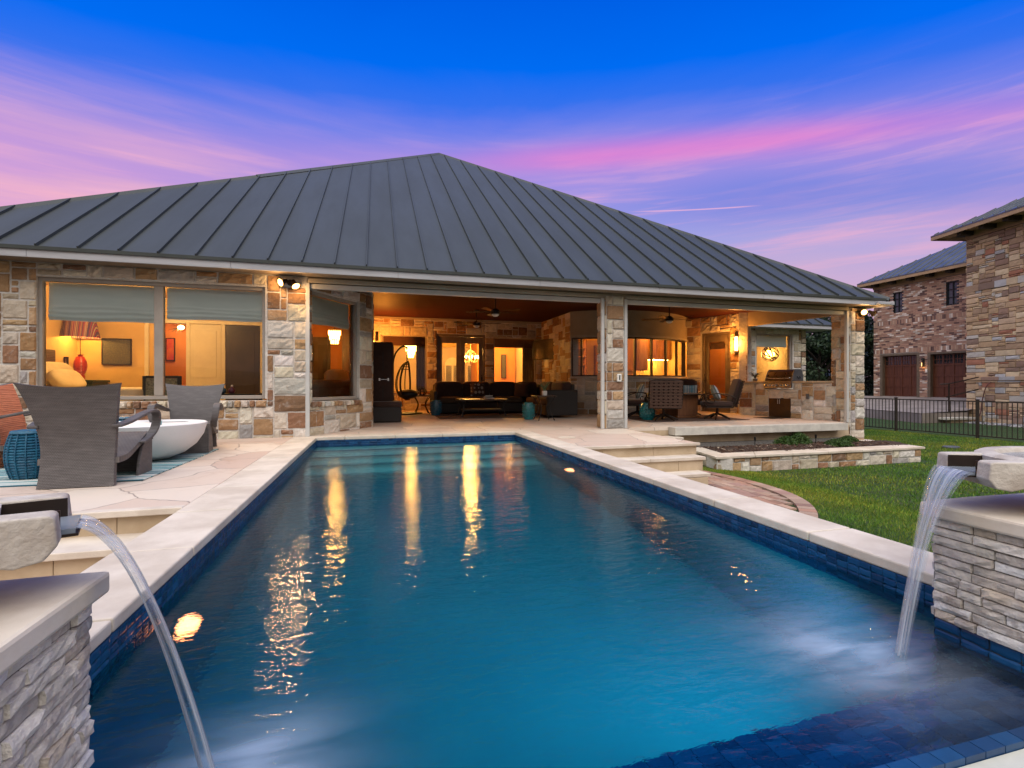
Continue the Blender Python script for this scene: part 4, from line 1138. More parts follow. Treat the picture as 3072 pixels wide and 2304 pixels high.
# sitting room behind the angled window
room(0, 0, 0, 0, .02, 2.75, 'orangewall', ceil_m='yellowwall', poly=[(-1.22, 8.84), (-.32, 10.15), (-.32, 14.4), (-2.2, 14.4), (-2.2, 12.4)], sides=(1, 2, 3, 4))
mb = MB(); mb.box(-1.66, 14.34, .03, -1.28, 14.39, 2.15); hb(mb, 'door', M['navydoor'], bevel=.006)
mb = MB(); mb.box(-1.72, 14.33, .02, -1.665, 14.395, 2.22); mb.box(-1.275, 14.33, .02, -1.21, 14.395, 2.22); hb(mb, 'door_trim', M['frame_dark'])
mb = MB(); mb.box(-.90, 14.33, .02, -.34, 14.39, 2.5); hb(mb, 'interior_wall', M['cabinet'])
# great room behind the back wall
room(-.3, 5.24, 15.24, 19.6, .05, 3.0, 'palewall', ceil_m='yellowwall', sides=(1, 2, 3))
mb = MB(); mb.box(-.25, 19.45, 2.35, 5.2, 19.59, 2.5); mb.box(-.25, 15.4, 2.75, -.1, 19.5, 2.99); hb(mb, 'ceiling_trim', M['yellowwall'])
# arched windows with plantation shutters in the far wall
for k, (cx, wd) in enumerate(((2.95, .62), (3.80, .55))):
    mb = MB(); pts = [(cx - wd / 2, .95), (cx + wd / 2, .95), (cx + wd / 2, 1.62)] + [(cx + wd / 2 * math.cos(a), 1.62 + wd / 2 * math.sin(a)) for a in [PI * i / 10 for i in range(1, 10)]] + [(cx - wd / 2, 1.62)]
    Mx = Matrix(((1, 0, 0, 0), (0, 0, 1, 19.50), (0, 1, 0, 0), (0, 0, 0, 1)))
    mb.prism(pts, -.02, .08, M=Mx); w = hb(mb, 'arched_window', M['whitepaint'])
    mb = MB()
    for i in range(15):
        for s in (-1, 1):
            mb.box(cx + s * wd * .24 - wd * .18, 19.455, .99 + i * .042, cx + s * wd * .24 + wd * .18, 19.475, 1.012 + i * .042)
    hb(mb, 'shutter', M['black'], w)
mb = MB(); mb.box(3.7, 18.2, .05, 3.82, 19.58, 2.98); mb.box(3.82, 18.2, .05, 5.2, 18.32, 2.98); hb(mb, 'interior_wall', M['orangewall'])
# kitchen behind the bow
room(0, 0, 0, 0, .05, 2.86, 'yellowwall', ceil_m='yellowwall', poly=[(5.30, 12.75), (9.3, 13.2), (9.6, 14.68), (8.0, 14.68), (8.0, 16.2), (5.30, 16.2)], sides=(1, 2, 3, 4, 5))
mb = MB()
mb.box(8.42, 14.35, 1.68, 9.52, 14.66, 2.75)
for i in range(4): mb.box(8.435 + i * .27, 14.328, 1.70, 8.435 + i * .27 + .25, 14.349, 2.72); mb.box(8.475 + i * .27, 14.318, 1.77, 8.435 + i * .27 + .21, 14.3275, 2.65)
hb(mb, 'kitchen_cabinet', M['cabinet'], bevel=.006); mb = MB()
mb.box(7.98, 13.95, 1.30, 8.40, 14.66, 2.75); mb.box(8.01, 13.93, 1.34, 8.37, 13.949, 2.72); mb.box(8.07, 13.922, 1.42, 8.31, 13.9295, 2.64)
hb(mb, 'kitchen_cabinet', M['cabinet'], bevel=.006); mb = MB()
for i in range(8): mb.box(6.55, 15.8, .3 + i * .30, 7.05, 16.15, .33 + i * .30)
mb.box(6.50, 15.78, .06, 6.549, 16.16, 2.5); mb.box(7.051, 15.78, .06, 7.10, 16.16, 2.5)
hb(mb, 'kitchen_cabinet', M['cabinet'], bevel=.006)
mb = MB(); mb.box(8.45, 14.42, 1.655, 9.45, 14.46, 1.678); hb(mb, 'under_cabinet_light', M['undercab'])
mb = MB(); mb.box(5.8, 12.95, .98, 9.2, 13.5, 1.02) if False else mb.box(7.9, 14.1, .06, 9.45, 14.65, 1.0); hb(mb, 'kitchen_counter', M['cabinet'], bevel=.005)
mb = MB(); mb.box(7.55, 15.9, .06, 8.05, 16.18, 2.25); hb(mb, 'pantry_door', M['cabinet'], bevel=.01)
# hall behind the angled door
room(0, 0, 0, 0, .05, 2.86, 'orangewall', ceil_m='orangewall', poly=[(9.75, 12.95), (10.22, 11.8), (11.1, 13.2), (11.1, 16.2), (10.0, 16.2)], sides=(2, 3, 4))
# nook
room(11.2, 13.6, 13.24, 16.4, .0, 2.75, 'orangewall', ceil_m='yellowwall', sides=(1, 2, 3))
lights = [((-4.6, 10.5, 2.55), 70, .18), ((-4.0, 10.6, 2.6), 32, .2), ((-4.6, 13.6, 2.2), 24, .1), ((-.95, 12.5, 2.0), 110, .12), ((1.1, 16.6, 2.0), 230, .15), ((3.2, 17.0, 2.0), 230, .15), ((4.6, 16.9, 2.5), 90, .15),
          ((5.8, 15.3, 2.5), 170, .2), ((8.9, 14.38, 1.62), 26, .08), ((8.5, 13.6, 2.6), 90, .2), ((10.5, 13.6, 2.5), 24, .15), ((12.8, 14.1, 1.9), 50, .14), ((4.3, 18.8, 2.4), 16, .15)]
for p, pw, rr in lights: lamp('room_lamp', p, pw * 1.5, (1.0, .58, .20) if p[0] < -2.5 else (1.0, .47, .085), rr)
# ------------------------------------------------------------------ fire-bowl terrace at the left
def ribbon(mb, pts, wdir, w, th, n_=None):
    """flat strap along pts, width w along wdir, thickness th"""
    pts = [Vector(p) for p in pts]; wdir = Vector(wdir); K = len(pts); vs = []
    for i, p in enumerate(pts):
        t = (pts[min(i + 1, K - 1)] - pts[max(0, i - 1)]).normalized(); n = t.cross(wdir).normalized()
        for a, b_ in ((-1, -1), (1, -1), (1, 1), (-1, 1)): vs.append(tuple(p + wdir * (a * w / 2) + n * (b_ * th / 2)))
    fs = [(4 * i + k, 4 * i + (k + 1) % 4, 4 * i + 4 + (k + 1) % 4, 4 * i + 4 + k) for i in range(K - 1) for k in range(4)] + [(3, 2, 1, 0), (4 * K - 4, 4 * K - 3, 4 * K - 2, 4 * K - 1)]
    mb.add(vs, fs)
def catmull(P, n=6):
    P = [Vector(p) for p in P]; out = []
    for i in range(len(P) - 1):
        a, b_, c, d = P[max(i - 1, 0)], P[i], P[i + 1], P[min(i + 2, len(P) - 1)]
        for k in range(n):
            t = k / n; out.append(.5 * ((2 * b_) + (-a + c) * t + (2 * a - 5 * b_ + 4 * c - d) * t * t + (-a + 3 * b_ - 3 * c + d) * t ** 3))
    out.append(P[-1]); return out
def wicker_chair(label, back='wicker', inner=None):
    """front faces local +y; the back panel runs down to the floor"""
    e = thing('wicker_lounge_chair', label, 'chair', group='wicker chairs around the white fire bowl')
    bc = [(.0, .0), (.035, .22), (.03, .42), (-.03, .65), (-.115, .86)]
    def P(u, v):
        k = v * 4; i = min(3, int(k)); f = k - i
        c = catmull([(0, a, b_) for a, b_ in bc], 8); q = c[int(round(v * 32))]
        w = .265 - .025 * math.sin(v * PI) + .085 * v ** 1.8
        s = (u * 2 - 1); top = .035 * (s * s - 1) * (v ** 6) 
        return Vector((s * w, q.y + .035 * (1 - s * s) * -v, q.z + top))
    mb = MB(); mb.grid(P, 14, 32, thick=lambda u, v: (0, .045, 0), m=0)
    nface = 14 * 32
    if inner:
        for i in range(nface, nface * 2): mb.m[i] = 1
        mb.build('backrest', [M['wicker'], M[inner]], e, smooth='auto')
    else: mb.build('backrest', M['wicker'], e, smooth='auto')
    sc_ = catmull([(0, .05, .235), (0, .22, .245), (0, .42, .315), (0, .60, .385), (0, .70, .392), (0, .745, .36)], 5)
    mb = MB()
    def Q(u, v):
        k = v * (len(sc_) - 1); i = min(len(sc_) - 2, int(k)); q = sc_[i].lerp(sc_[i + 1], k - i); return Vector(((u * 2 - 1) * .28, q.y, q.z))
    mb.grid(Q, 10, 25, thick=lambda u, v: (0, -.004, -.05)); mb.build('seat', M['wicker_seat'], e, smooth='auto')
    mb = MB(); poly = [(.43, 0), (.735, 0), (.74, .31), (.70, .345), (.60, .335), (.53, .27), (.47, .16)]
    for s in (-1, 1):
        x0, x1 = (s * .25, s * .275) if s > 0 else (-.275, -.25)
        Mx = Matrix(((0, 0, 1, 0), (1, 0, 0, 0), (0, 1, 0, 0), (0, 0, 0, 1))); mb.prism(poly, x0, x1, M=Mx)
    mb.box(-.25, .70, 0, .25, .735, .33); mb.build('base', M['wicker_side'], e, bevel=.006)
    for s in (-1, 1):
        pts = catmull([(s * .285, -.01, .50), (s * .315, .12, .525), (s * .335, .34, .575), (s * .34, .53, .60), (s * .34, .635, .575), (s * .335, .665, .50), (s * .32, .645, .41), (s * .30, .56, .345), (s * .285, .44, .31)], 6)
        mb = MB(); ribbon(mb, pts, (1, 0, 0), .075, .026); mb.build('armrest', M['wicker_side'], e, bevel=.008, seg=2)
    mb = MB()
    for s in (-1, 1):
        for y in (.02, .72): mb.lathe([(.014, -.004), (.014, .006)], s * .235, y, 0, 10)
    mb.build('foot', M['white'], e)
    return e
c1 = wicker_chair('grey wicker lounge chair nearest the steps, seen from behind, beside the blue woven stool'); c1.location = (-2.375, 4.83, .004); c1.rotation_euler = (0, 0, rad(1))
c2 = wicker_chair('grey wicker lounge chair behind the white fire bowl, close to the bedroom window'); c2.location = (-2.36, 7.52, .004); c2.rotation_euler = (0, 0, rad(188))
c3 = wicker_chair('wicker lounge chair with an orange woven backrest at the left edge', inner='orangewicker'); c3.location = (-3.72, 6.30, .004); c3.rotation_euler = (0, 0, rad(-82))
rug = MB(); 
def RP(u, v): return Vector((-3.80 + 1.82 * u, 5.03 + 2.17 * v, .009 + .0025 * math.sin(u * 8 + v * 5)))
rug.grid(RP, 20, 20, thick=lambda u, v: (0, 0, -.008))
tag(rug.build('rug', M['rug_stripe']), 'teal and cream striped outdoor rug under the white fire bowl', 'rug')
e = thing('fire_bowl', 'large white boat shaped fire bowl table between the grey wicker chairs', 'fire bowl', (-2.47, 6.38, .012))
mb = MB(); prof = [(.10, 0), (.22, .012), (.36, .07), (.47, .16), (.54, .27), (.575, .40), (.565, .408), (.53, .395), (.50, .36)]
mb.lathe(prof, n=48); mb.build('bowl', M['whitebowl'], e, smooth='auto')
mb = MB(); mb.lathe([(0, .385), (.5, .382)], n=40); mb.build('table_top', M['whitebowl'], e)
mb = MB(); mb.box(-.035, -.03, .405, .03, .03, .455); o = mb.build('candle_holder', M['tealglaze'], bevel=.006); o.location = (-2.30, 6.2, 0); tag(o, 'small teal block on top of the white fire bowl', 'candle holder')
def basket(x, y, label, rr=.155, hgt=.43, m='bluewicker'):
    e = thing('woven_stool', label, 'stool', (x, y, .012), group='blue stools by the fire bowl')
    mb = MB(); n = 26; prof = []
    rows = 17
    for i in range(rows):
        v = i / (rows - 1); R_ = rr * (.66 + .40 * math.sin(PI * (.12 + .74 * v)))
        a = hgt * v * .9
        prof += [(R_ - .006, a), (R_ + .004, a + hgt * .02), (R_ + .004, a + hgt * .034)]
    mb.lathe(prof, n=30); mb.build('body', M[m], e, smooth='auto')
    mb = MB()
    for k in range(15):
        w = 2 * PI * k / 15; pts = []
        for i in range(9):
            v = i / 8; R_ = rr * (.66 + .40 * math.sin(PI * (.12 + .74 * v))) + .006; pts.append((math.cos(w) * R_, math.sin(w) * R_, hgt * v * .92))
        mb.tube(pts, .006, 5)
    mb.build('rib', M[m], e)
    mb = MB(); mb.lathe([(rr * .86, hgt * .92), (rr * .90, hgt * .94), (rr * .84, hgt * .985), (rr * .5, hgt), (0, hgt)], n=30); mb.build('seat', M[m], e, smooth='auto')
    return e
basket(-3.02, 5.45, 'blue woven drum stool beside the nearest grey wicker chair')
basket(-3.02, 7.15, 'blue stool whose top shows behind the white fire bowl', .15, .45, 'blueglaze')
e = thing('path_light', 'slim pale grey light post by the left edge of the terrace', 'garden light', (-4.39, 7.5, -.30), group='garden lights')
mb = MB(); mb.box(-.02, -.02, 0, .02, .02, .60); mb.build('post', M['fascia'], e, bevel=.004)
mb = MB(); mb.box(-.032, -.045, .58, .032, .045, .82); mb.box(-.02, -.048, .66, .02, -.044, .78); mb.build('lamp_head', M['fascia'], e, bevel=.012)

# ------------------------------------------------------------------ water bowls on pedestals
def pedestal(cx, sgn, label, blabel, slabel, seed):
    """sgn +1: the pool lies towards +x from the pedestal (left side); -1 mirrored"""
    e = thing('stone_pedestal', label, 'pedestal', (cx, 1.0, WZ), group='stone pedestals of the water bowls')
    def X(a): return a * sgn
    x0, x1 = sorted((X(-1.05), X(0))); y0, y1 = -.75, .43
    mb = MB(); r = random.Random(seed); zb, zt = .065, .465
    mb.box(x0, y0, .062, x1, y1, zt, c=(.2, .18, .16)); mb.box(x0 + .001, y0 + .001, -1.2, x1 - .001, y1 - .001, .0618, c=(.012, .03, .06))
    for a, b_ in (((x0, y0), (x1, y0)), ((x1, y0), (x1, y1)), ((x1, y1), (x0, y1)), ((x0, y1), (x0, y0))):
        f, L = segmap(a, b_, zb); z = 0; rects = []; rows = 11; hgt = zt - zb
        for j in range(rows):
            s = 0
            while s < L - .01:
                w = r.uniform(.07, .21) ; t = min(L, s + w)
                if L - t < .05: t = L
                rects.append((s, t, hgt * j / rows, hgt * (j + 1) / rows)); s = t
        stone_blocks(mb, rects, r, f, split_stone, gap=.0025, depth=.014, rough=.0045, cell=.03, djit=.007, inset=.003, edge=.003, jit=.0006)
    mb.build('stone_body', M['split'], e)
    mb = MB()
    for a, b_ in (((x0, y0), (x1, y0)), ((x1, y0), (x1, y1)), ((x1, y1), (x0, y1)), ((x0, y1), (x0, y0))):
        f, L = segmap(a, b_, -.06); n = int(L / .09)
        stone_blocks(mb, [(L * i / n, L * (i + 1) / n, .042 * j, .042 * (j + 1)) for i in range(n) for j in range(3)], r, f, tile_col, gap=.004, depth=.006, rough=.001, cell=.5, djit=.001, edge=.003)
    mb.build('tile_base', M['tiles'], e)
    mb = MB()
    def cap(u, v):
        return Vector((x0 - .035 + (x1 - x0 + .07) * u, y0 - .035 + (y1 - y0 + .07) * v, .52 + .002 * math.sin(u * 9 + v * 6)))
    mb.grid(cap, 20, 20, thick=lambda u, v: (0, 0, -.055)); mb.build('cap', M['capstone'], e, bevel=.010)
    # bowl
    bx, by = X(-.42 if sgn < 0 else -.46), (.12 if sgn < 0 else .20)
    b_ = thing('water_bowl', blabel, 'water bowl', (cx + bx, 1.0 + by, .38), group='cast stone bowls pouring into the pool')
    R_ = .365
    mb = MB(); prof = [(.15, 0), (.155, .018), (.13, .03), (.17, .05), (.25, .095), (.315, .145), (.33, .148), (.345, .15), (R_, .152), (R_ + .004, .195), (R_ - .01, .203), (R_ - .055, .203), (R_ - .065, .19), (.25, .12), (0, .09)]
    mb.lathe(prof, n=56); mb.build('basin', M['concrete'], b_, smooth='auto')
    mb = MB(); mb.lathe([(0, .186), (.303, .186)], n=40); mb.build('bowl_water', M['bowlwater'], b_)
    ang = rad(22) if sgn > 0 else PI - rad(27)
    Mx = Matrix.Rotation(ang, 4, 'Z')
    mb = MB()
    for s in (-1, 1):
        pf = [(.29, .200), (.465, .196), (.473, .19), (.478, .132), (.455, .102), (.41, .094), (.375, .104), (.29, .118)]
        pf = pf if True else pf
        Mp = Mx @ Matrix(((1, 0, 0, 0), (0, 0, 1, 0), (0, 1, 0, 0), (0, 0, 0, 1)))
        a0, a1 = (.078, .145) if s > 0 else (-.145, -.078)
        mb.prism(pf, a0, a1, M=Mp)
    mb.prism([(.29, .13), (.455, .13), (.44, .10), (.38, .095), (.29, .10)], -.078, .078, M=Mx @ Matrix(((1, 0, 0, 0), (0, 0, 1, 0), (0, 1, 0, 0), (0, 0, 0, 1))))
    mb.build('spout', M['concrete'], b_, bevel=.014, seg=3)
    mb = MB(); mb.box(.27, -.076, .131, .505, .076, .137, M=Mx)
    for s in (-1, 1): mb.box(.30, s * .075 - .0025, .131, .475, s * .075 + .0025, .192, M=Mx)
    mb.box(.27, -.072, .137, .50, .072, .148, m=1, M=Mx)
    mb.build('spout_liner', [M['bronze'], M['bowlwater']], b_)
    # the falling sheet
    lip = Vector((cx + bx, 1.0 + by, .38)) + (Mx @ Vector((.50, 0, .148)))
    land = Vector((cx + X(.31), 1.345, WZ - .06)); side = (Mx @ Vector((0, 1, 0)))
    K, W_ = 36, 12; vs = []; fl = []
    for lay in (0, 1):
        for i in range(K + 1):
            tt = i / K
            q = math.sqrt(tt) if False else tt
            p = lip.lerp(land, q); p.z = lip.z + (land.z - lip.z) * q ** 1.85
            hw = (.055 if sgn > 0 else .080) * (1 - q) ** 1.2 + (.021 if sgn > 0 else .026) + .003 * math.sin(q * 9)
            dirn = (land - lip); dirn.z = 0; dirn.normalize()
            for j in range(W_ + 1):
                s = j / W_ * 2 - 1
                bulge = (.006 + .009 * q) * math.sqrt(max(0, 1 - s * s)) * (1 if lay == 0 else -1)
                rip = .004 * math.sin(s * 11 + 2 * q) * (.3 + q)
                v = p + side * (s * hw) + dirn * (bulge + rip) + Vector((0, 0, bulge * .6 * (1 - q)))
                vs.append(tuple(v)); fl.append((s * .5 + lay * 3, q * 1.0, abs(s)))
    A = W_ + 1; B_ = (K + 1) * A
    fs = [(i * A + j, i * A + j + 1, (i + 1) * A + j + 1, (i + 1) * A + j) for i in range(K) for j in range(W_)] + [(B_ + i * A + j, B_ + (i + 1) * A + j, B_ + (i + 1) * A + j + 1, B_ + i * A + j + 1) for i in range(K) for j in range(W_)]
    mb = MB(); mb.add(vs, fs); o = mb.build('water_stream', M['stream'], smooth=True)
    at = o.data.attributes.new('flow', 'FLOAT_VECTOR', 'POINT'); at.data.foreach_set('vector', np.array(fl, np.float32).ravel())
    tag(o, slabel, 'water stream', 'streams falling from the bowls')
M['bowlwater'] = pm('bowl_water_surface', (.24, .27, .30), (.17, .20, .24), 4, .15, bump=.15, bscale=9)
pedestal(-.68, 1, 'stacked stone pedestal at the left front of the pool', 'cast stone bowl pouring from the left pedestal', 'arc of water falling past the left pedestal into the pool', 41)
pedestal(2.15, -1, 'stacked stone pedestal at the right front of the pool beside the lawn', 'cast stone bowl pouring from the right pedestal', 'sheet of water falling from the bowl at the lawn side', 42)

# ------------------------------------------------------------------ planter bed
e = thing('raised_planter', 'low stone planter bed with mulch in front of the right patio bay', 'planter', (8, 7.3, -.75))
def pb(mb, n, m, **k): return mb.build(n, m, e, world=True, **k)
o_ = [(5.98, 8.40), (5.72, 7.25), (10.56, 7.28), (10.74, 8.60)]
for i, sd in ((0, 51), (1, 52), (2, 53)):
    stone_wall('wall', e, o_[i], o_[i + 1], -.76, -.445, [], sd, thick=.28, material=M['stone'], cw=.085, ch=.079, wr=(2, 5), hr=(2, 3))
mb = MB(); r = random.Random(4)
outer = [(5.93, 8.45), (5.66, 7.20), (10.62, 7.235), (10.80, 8.60)]; inner = [(6.28, 8.45), (6.08, 7.58), (10.30, 7.62), (10.44, 8.60)]
def lerp2(a, b_, t): return (a[0] + (b_[0] - a[0]) * t, a[1] + (b_[1] - a[1]) * t)
for i in range(3):
    n = 6 if i == 1 else 2
    for k in range(n):
        t0, t1 = k / n + .0008, (k + 1) / n - .0008
        mb.prism([lerp2(outer[i], outer[i + 1], t0), lerp2(outer[i], outer[i + 1], t1), lerp2(inner[i], inner[i + 1], t1), lerp2(inner[i], inner[i + 1], t0)], -.444, -.40)
pb(mb, 'cap', M['coping'], bevel=.006)
mb = MB(); rr_ = random.Random(6)
def MU(u, v):
    x = 5.95 + 4.7 * u; y = 7.45 + 1.12 * v
    return Vector((x, y, -.44 + .035 * math.sin(x * 2.1 + 1) * math.sin(y * 3) + .10 * max(0, math.sin(PI * v)) * .5 + rr_.uniform(-.008, .008)))
mb.grid(MU, 70, 22); 
mu = pb(mb, 'mulch', M['mulch'], smooth=True)
mb = MB(); r = random.Random(9)
for i in range(1600):
    u, v = r.random(), r.random(); p = MU(u, v); a = r.uniform(0, PI)
    if not (6.15 < p.x < 10.35): continue
    L, w = r.uniform(.012, .045), r.uniform(.004, .010)
    Mx = Matrix.Translation(p + Vector((0, 0, .006))) @ Matrix.Rotation(a, 4, 'Z') @ Matrix.Rotation(r.uniform(-.5, .5), 4, 'X') @ Matrix.Rotation(r.uniform(-.5, .5), 4, 'Y')
    j = r.uniform(.5, 1.7); mb.box(-L, -w, -.002, L, w, .003, c=(.075 * j, .04 * j, .026 * j) if r.random() < .9 else (.30, .24, .18), M=Mx)
mb.build('mulch_chips', colmat('bark_chips', bump=0), e, world=True)['kind'] = 'stuff'
def leafmat(name, base):
    m, t, b = mat(name)
    a = t.n('ShaderNodeAttribute', attribute_name='col').outputs['Color']; t.l(a, b.inputs['Base Color']); b.inputs['Roughness'].default_value = .55; b.inputs['Specular IOR Level'].default_value = .3
    return m
M['leaf'] = leafmat('leaf', None)
def leaf_cloud(name, parent, pts, size, pal, seed, m=None):
    rng = np.random.default_rng(seed); n = len(pts); P = np.array(pts, np.float32)
    d = rng.normal(size=(n, 3)); d /= np.linalg.norm(d, axis=1)[:, None]; q = rng.normal(size=(n, 3)); e_ = np.cross(d, q); e_ /= np.linalg.norm(e_, axis=1)[:, None]
    s = size * rng.uniform(.6, 1.4, (n, 1))
    V = np.stack([P - d * s, P + e_ * s * .45, P + d * s, P - e_ * s * .45], 1).astype(np.float32)
    me = bpy.data.meshes.new(name); me.vertices.add(n * 4); me.vertices.foreach_set('co', V.ravel())
    me.loops.add(n * 4); me.loops.foreach_set('vertex_index', np.arange(n * 4, dtype=np.int32))
    me.polygons.add(n); me.polygons.foreach_set('loop_start', np.arange(0, n * 4, 4, dtype=np.int32)); me.polygons.foreach_set('loop_total', np.full(n, 4, np.int32))
    pl = np.array(pal, np.float32); cc = pl[rng.integers(0, len(pl), n)] * rng.uniform(.75, 1.25, (n, 1))
    ca = me.color_attributes.new('col', 'FLOAT_COLOR', 'CORNER'); ca.data.foreach_set('color', np.repeat(np.concatenate([cc, np.ones((n, 1))], 1).astype(np.float32), 4, axis=0).ravel())
    me.update(); me.materials.append(m or M['leaf']); o = bpy.data.objects.new(name, me); COL.objects.link(o); o.parent = parent; return o
PAL_SH = [(.035, .085, .015), (.05, .11, .02), (.025, .06, .012), (.07, .12, .025)]
def shrub(x, y, z, rx, rz, label, seed):
    e = thing('round_shrub', label, 'shrub', (x, y, z), group='low shrubs in the planter bed')
    r = random.Random(seed); pts = []
    for i in range(int(2600 * rx / .2)):
        a, v = r.uniform(0, 2 * PI), r.random(); R_ = rx * (1 + .12 * math.sin(a * 3 + seed)) * (r.uniform(.55, 1.05)); ph = math.acos(v)
        pts.append((math.cos(a) * math.sin(ph) * R_, math.sin(a) * math.sin(ph) * R_, math.cos(ph) * rz * r.uniform(.6, 1.08)))
    leaf_cloud('foliage', e, pts, .016, PAL_SH, seed)
    mb = MB()
    for k in range(7):
        a = k * .9; mb.tube([(0, 0, -.03), (math.cos(a) * rx * .4, math.sin(a) * rx * .4, rz * .5), (math.cos(a) * rx * .6, math.sin(a) * rx * .6, rz * .85)], [.008, .005, .003], 5)
    mb.build('stem', M['bark'], e); return e
shrub(8.05, 8.10, -.41, .235, .20, 'roundest bright green shrub near the front of the planter mulch', 1)
shrub(8.62, 8.36, -.41, .25, .24, 'darker round shrub just behind the front one in the planter', 2)
shrub(9.30, 8.02, -.42, .25, .13, 'flat spreading shrub at the right part of the planter', 3)
shrub(10.0, 8.38, -.42, .20, .14, 'small low shrub by the foot of the corner pillar', 4)
def stake(x, y, z, label):
    e = thing('path_light', label, 'garden light', (x, y, z), group='garden lights')
    mb = MB(); mb.tube([(0, 0, -.05), (0, 0, .11)], .008, 8); mb.build('stake', M['black'], e)
    mb = MB(); mb.lathe([(.014, .09), (.02, .10), (.02, .16), (.012, .168), (0, .17)], n=12); mb.build('lamp_head', M['black'], e)
stake(7.55, 8.40, -.40, 'black garden light standing at the middle of the planter mulch')
stake(9.15, 8.42, -.40, 'black garden light against the pale ledge behind the shrubs')
e = MB(); e.lathe([(0, .006), (.14, .006), (.15, .0)], n=28); o = e.build('drain_cover', M['capstone']); o.location = (2.95, 7.33, .0); tag(o, 'round pale drain cover in the right pool deck', 'drain cover')
e = MB(); e.lathe([(.20, -.02), (.21, .03), (.19, .042), (0, .045)], n=28, sy=.7); o = e.build('valve_cover', M['greymetal']); o.location = (13.55, 8.65, -.70); tag(o, 'oval grey valve cover lying in the lawn', 'valve cover')

# ------------------------------------------------------------------ fence
e = thing('metal_fence', 'dark brown metal picket fence across the lawn in front of the driveway', 'fence', (16.7, 9, -.7))
ys = [13.42, 12.28 + .0, 9.99, 7.70, 5.41, 3.12]
ys = [14.57, 12.28, 9.99, 7.70, 5.41, 3.12]
for y in ys:
    mb = MB(); mb.box(16.668, y - .032, -.72, 16.732, y + .032, .405); mb.box(16.66, y - .04, .405, 16.74, y + .04, .425); mb.build('post', M['fence'], e, world=True, bevel=.004)
for a, b_ in zip(ys[:-1], ys[1:]):
    mb = MB()
    for z0, z1 in ((.345, .378), (-.64, -.61)): mb.box(16.684, b_ + .033, z0, 16.716, a - .033, z1)
    n = 20
    for i in range(1, n):
        y = b_ + (a - b_) * i / n; mb.box(16.692, y - .008, -.609, 16.708, y + .008, .344)
    mb.build('fence_panel', M['fence'], e, world=True)

# ------------------------------------------------------------------ neighbouring house
nb_ = thing('brick_house', 'two storey brick and ledgestone house with mahogany garage doors beyond the fence', 'house', (26.9, 18, .2))
def nbm(mb, n, m, parent=None, **k): return mb.build(n, m, parent or nb_, world=True, **k)
GX, GY0, GY1 = 26.9, 21.0, 14.0
g1 = (GY0 - 20.63, GY0 - 18.60, .22, 2.50); g2 = (GY0 - 18.215, GY0 - 16.15, .22, 2.47)
w1, w2 = (GY0 - 19.957, GY0 - 19.40, 4.68, 5.80), (GY0 - 17.40, GY0 - 16.84, 4.70, 5.86)
holes = [g1, g2, w1, w2]
mb = MB(); r = random.Random(61)
wall_core(mb, (GX, GY0), (GX, GY1), -.3, 6.15, holes, .3, (.30, .25, .22))
f, L = segmap((GX, GY0), (GX, GY1), 0); rects = []; bh = .078; z = .2; row = 0
while z < 6.1:
    if 2.50 <= z < 2.62 or 4.05 <= z < 4.2:
        s = 0
        while s < L:
            rects.append((s, min(L, s + .075), z, z + .22)); s += .075
        z += .22; row += 1; continue
    s = -.11 * (row % 2)
    while s < L:
        a, b2 = max(0, s), min(L, s + .22)
        if b2 - a > .03 and not any(h[0] - .01 < (a + b2) / 2 < h[1] + .01 and h[2] - .02 < z + bh / 2 < h[3] + .02 for h in holes): rects.append((a, b2, z, z + bh))
        s += .22
    z += bh; row += 1
for (s0, s1, t0, t1) in rects:
    c = brick_col(r); d = .012 + r.uniform(-.003, .003); g = .006
    wbox(mb, f, s0 + g, s1 - g, 0, d, t0 + g, t1 - g, c=c)
nbm(mb, 'wall', M['brick'])
mb = MB(); mb.box(GX + .3, GY0 - .3, -.3, GX + 9, GY0, 6.15); mb.box(GX + 8.7, 6, -.3, GX + 9, GY0, 6.15); nbm(mb, 'wall', M['brick'])
def garage(h, label):
    mb = MB(); wbox(mb, f, h[0], h[0] + .13, -.3, .02, h[2] - .02, h[3]); wbox(mb, f, h[1] - .13, h[1], -.3, .02, h[2] - .02, h[3]); wbox(mb, f, h[0] + .13, h[1] - .13, -.3, .02, h[3] - .10, h[3])
    fr = nbm(mb, 'garage_door', M['door_paint']); fr['label'] = label
    s0, s1, z0, z1 = h[0] + .13, h[1] - .13, h[2], h[3] - .10; mb = MB(); gl = MB()
    wbox(mb, f, s0, s1, -.26, -.20, z0, z1)
    nc, nr = 4, 4; cw = (s1 - s0) / nc; ch = (z1 - z0) / nr
    for i in range(nc + 1): wbox(mb, f, max(s0, s0 + i * cw - .035), min(s1, s0 + i * cw + .035), -.20, -.17, z0, z1)
    for j in range(nr + 1): wbox(mb, f, s0, s1, -.20, -.172, max(z0, z0 + j * ch - .04), min(z1, z0 + j * ch + .04))
    nbm(mb, 'door_leaf', M['garagewood'], fr)
    for i in range(nc):
        wbox(gl, f, s0 + i * cw + .05, s0 + (i + 1) * cw - .05, -.199, -.19, z0 + 3 * ch + .06, z1 - .06)
    nbm(gl, 'pane', M['darkglass'], fr)
    gb = MB()
    for i in range(nc):
        for k in (1, 2): q = s0 + i * cw + .05 + (cw - .1) * k / 3; wbox(gb, f, q - .012, q + .012, -.19, -.178, z0 + 3 * ch + .06, z1 - .06)
        q = z0 + 3.5 * ch; wbox(gb, f, s0 + i * cw + .05, s0 + (i + 1) * cw - .05, -.19, -.179, q - .012, q + .012)
    nbm(gb, 'glazing_bar', M['garagewood'], fr)
M['darkglass'] = pm('dark_pane', (.012, .014, .016), (.01, .012, .013), 2, .06)
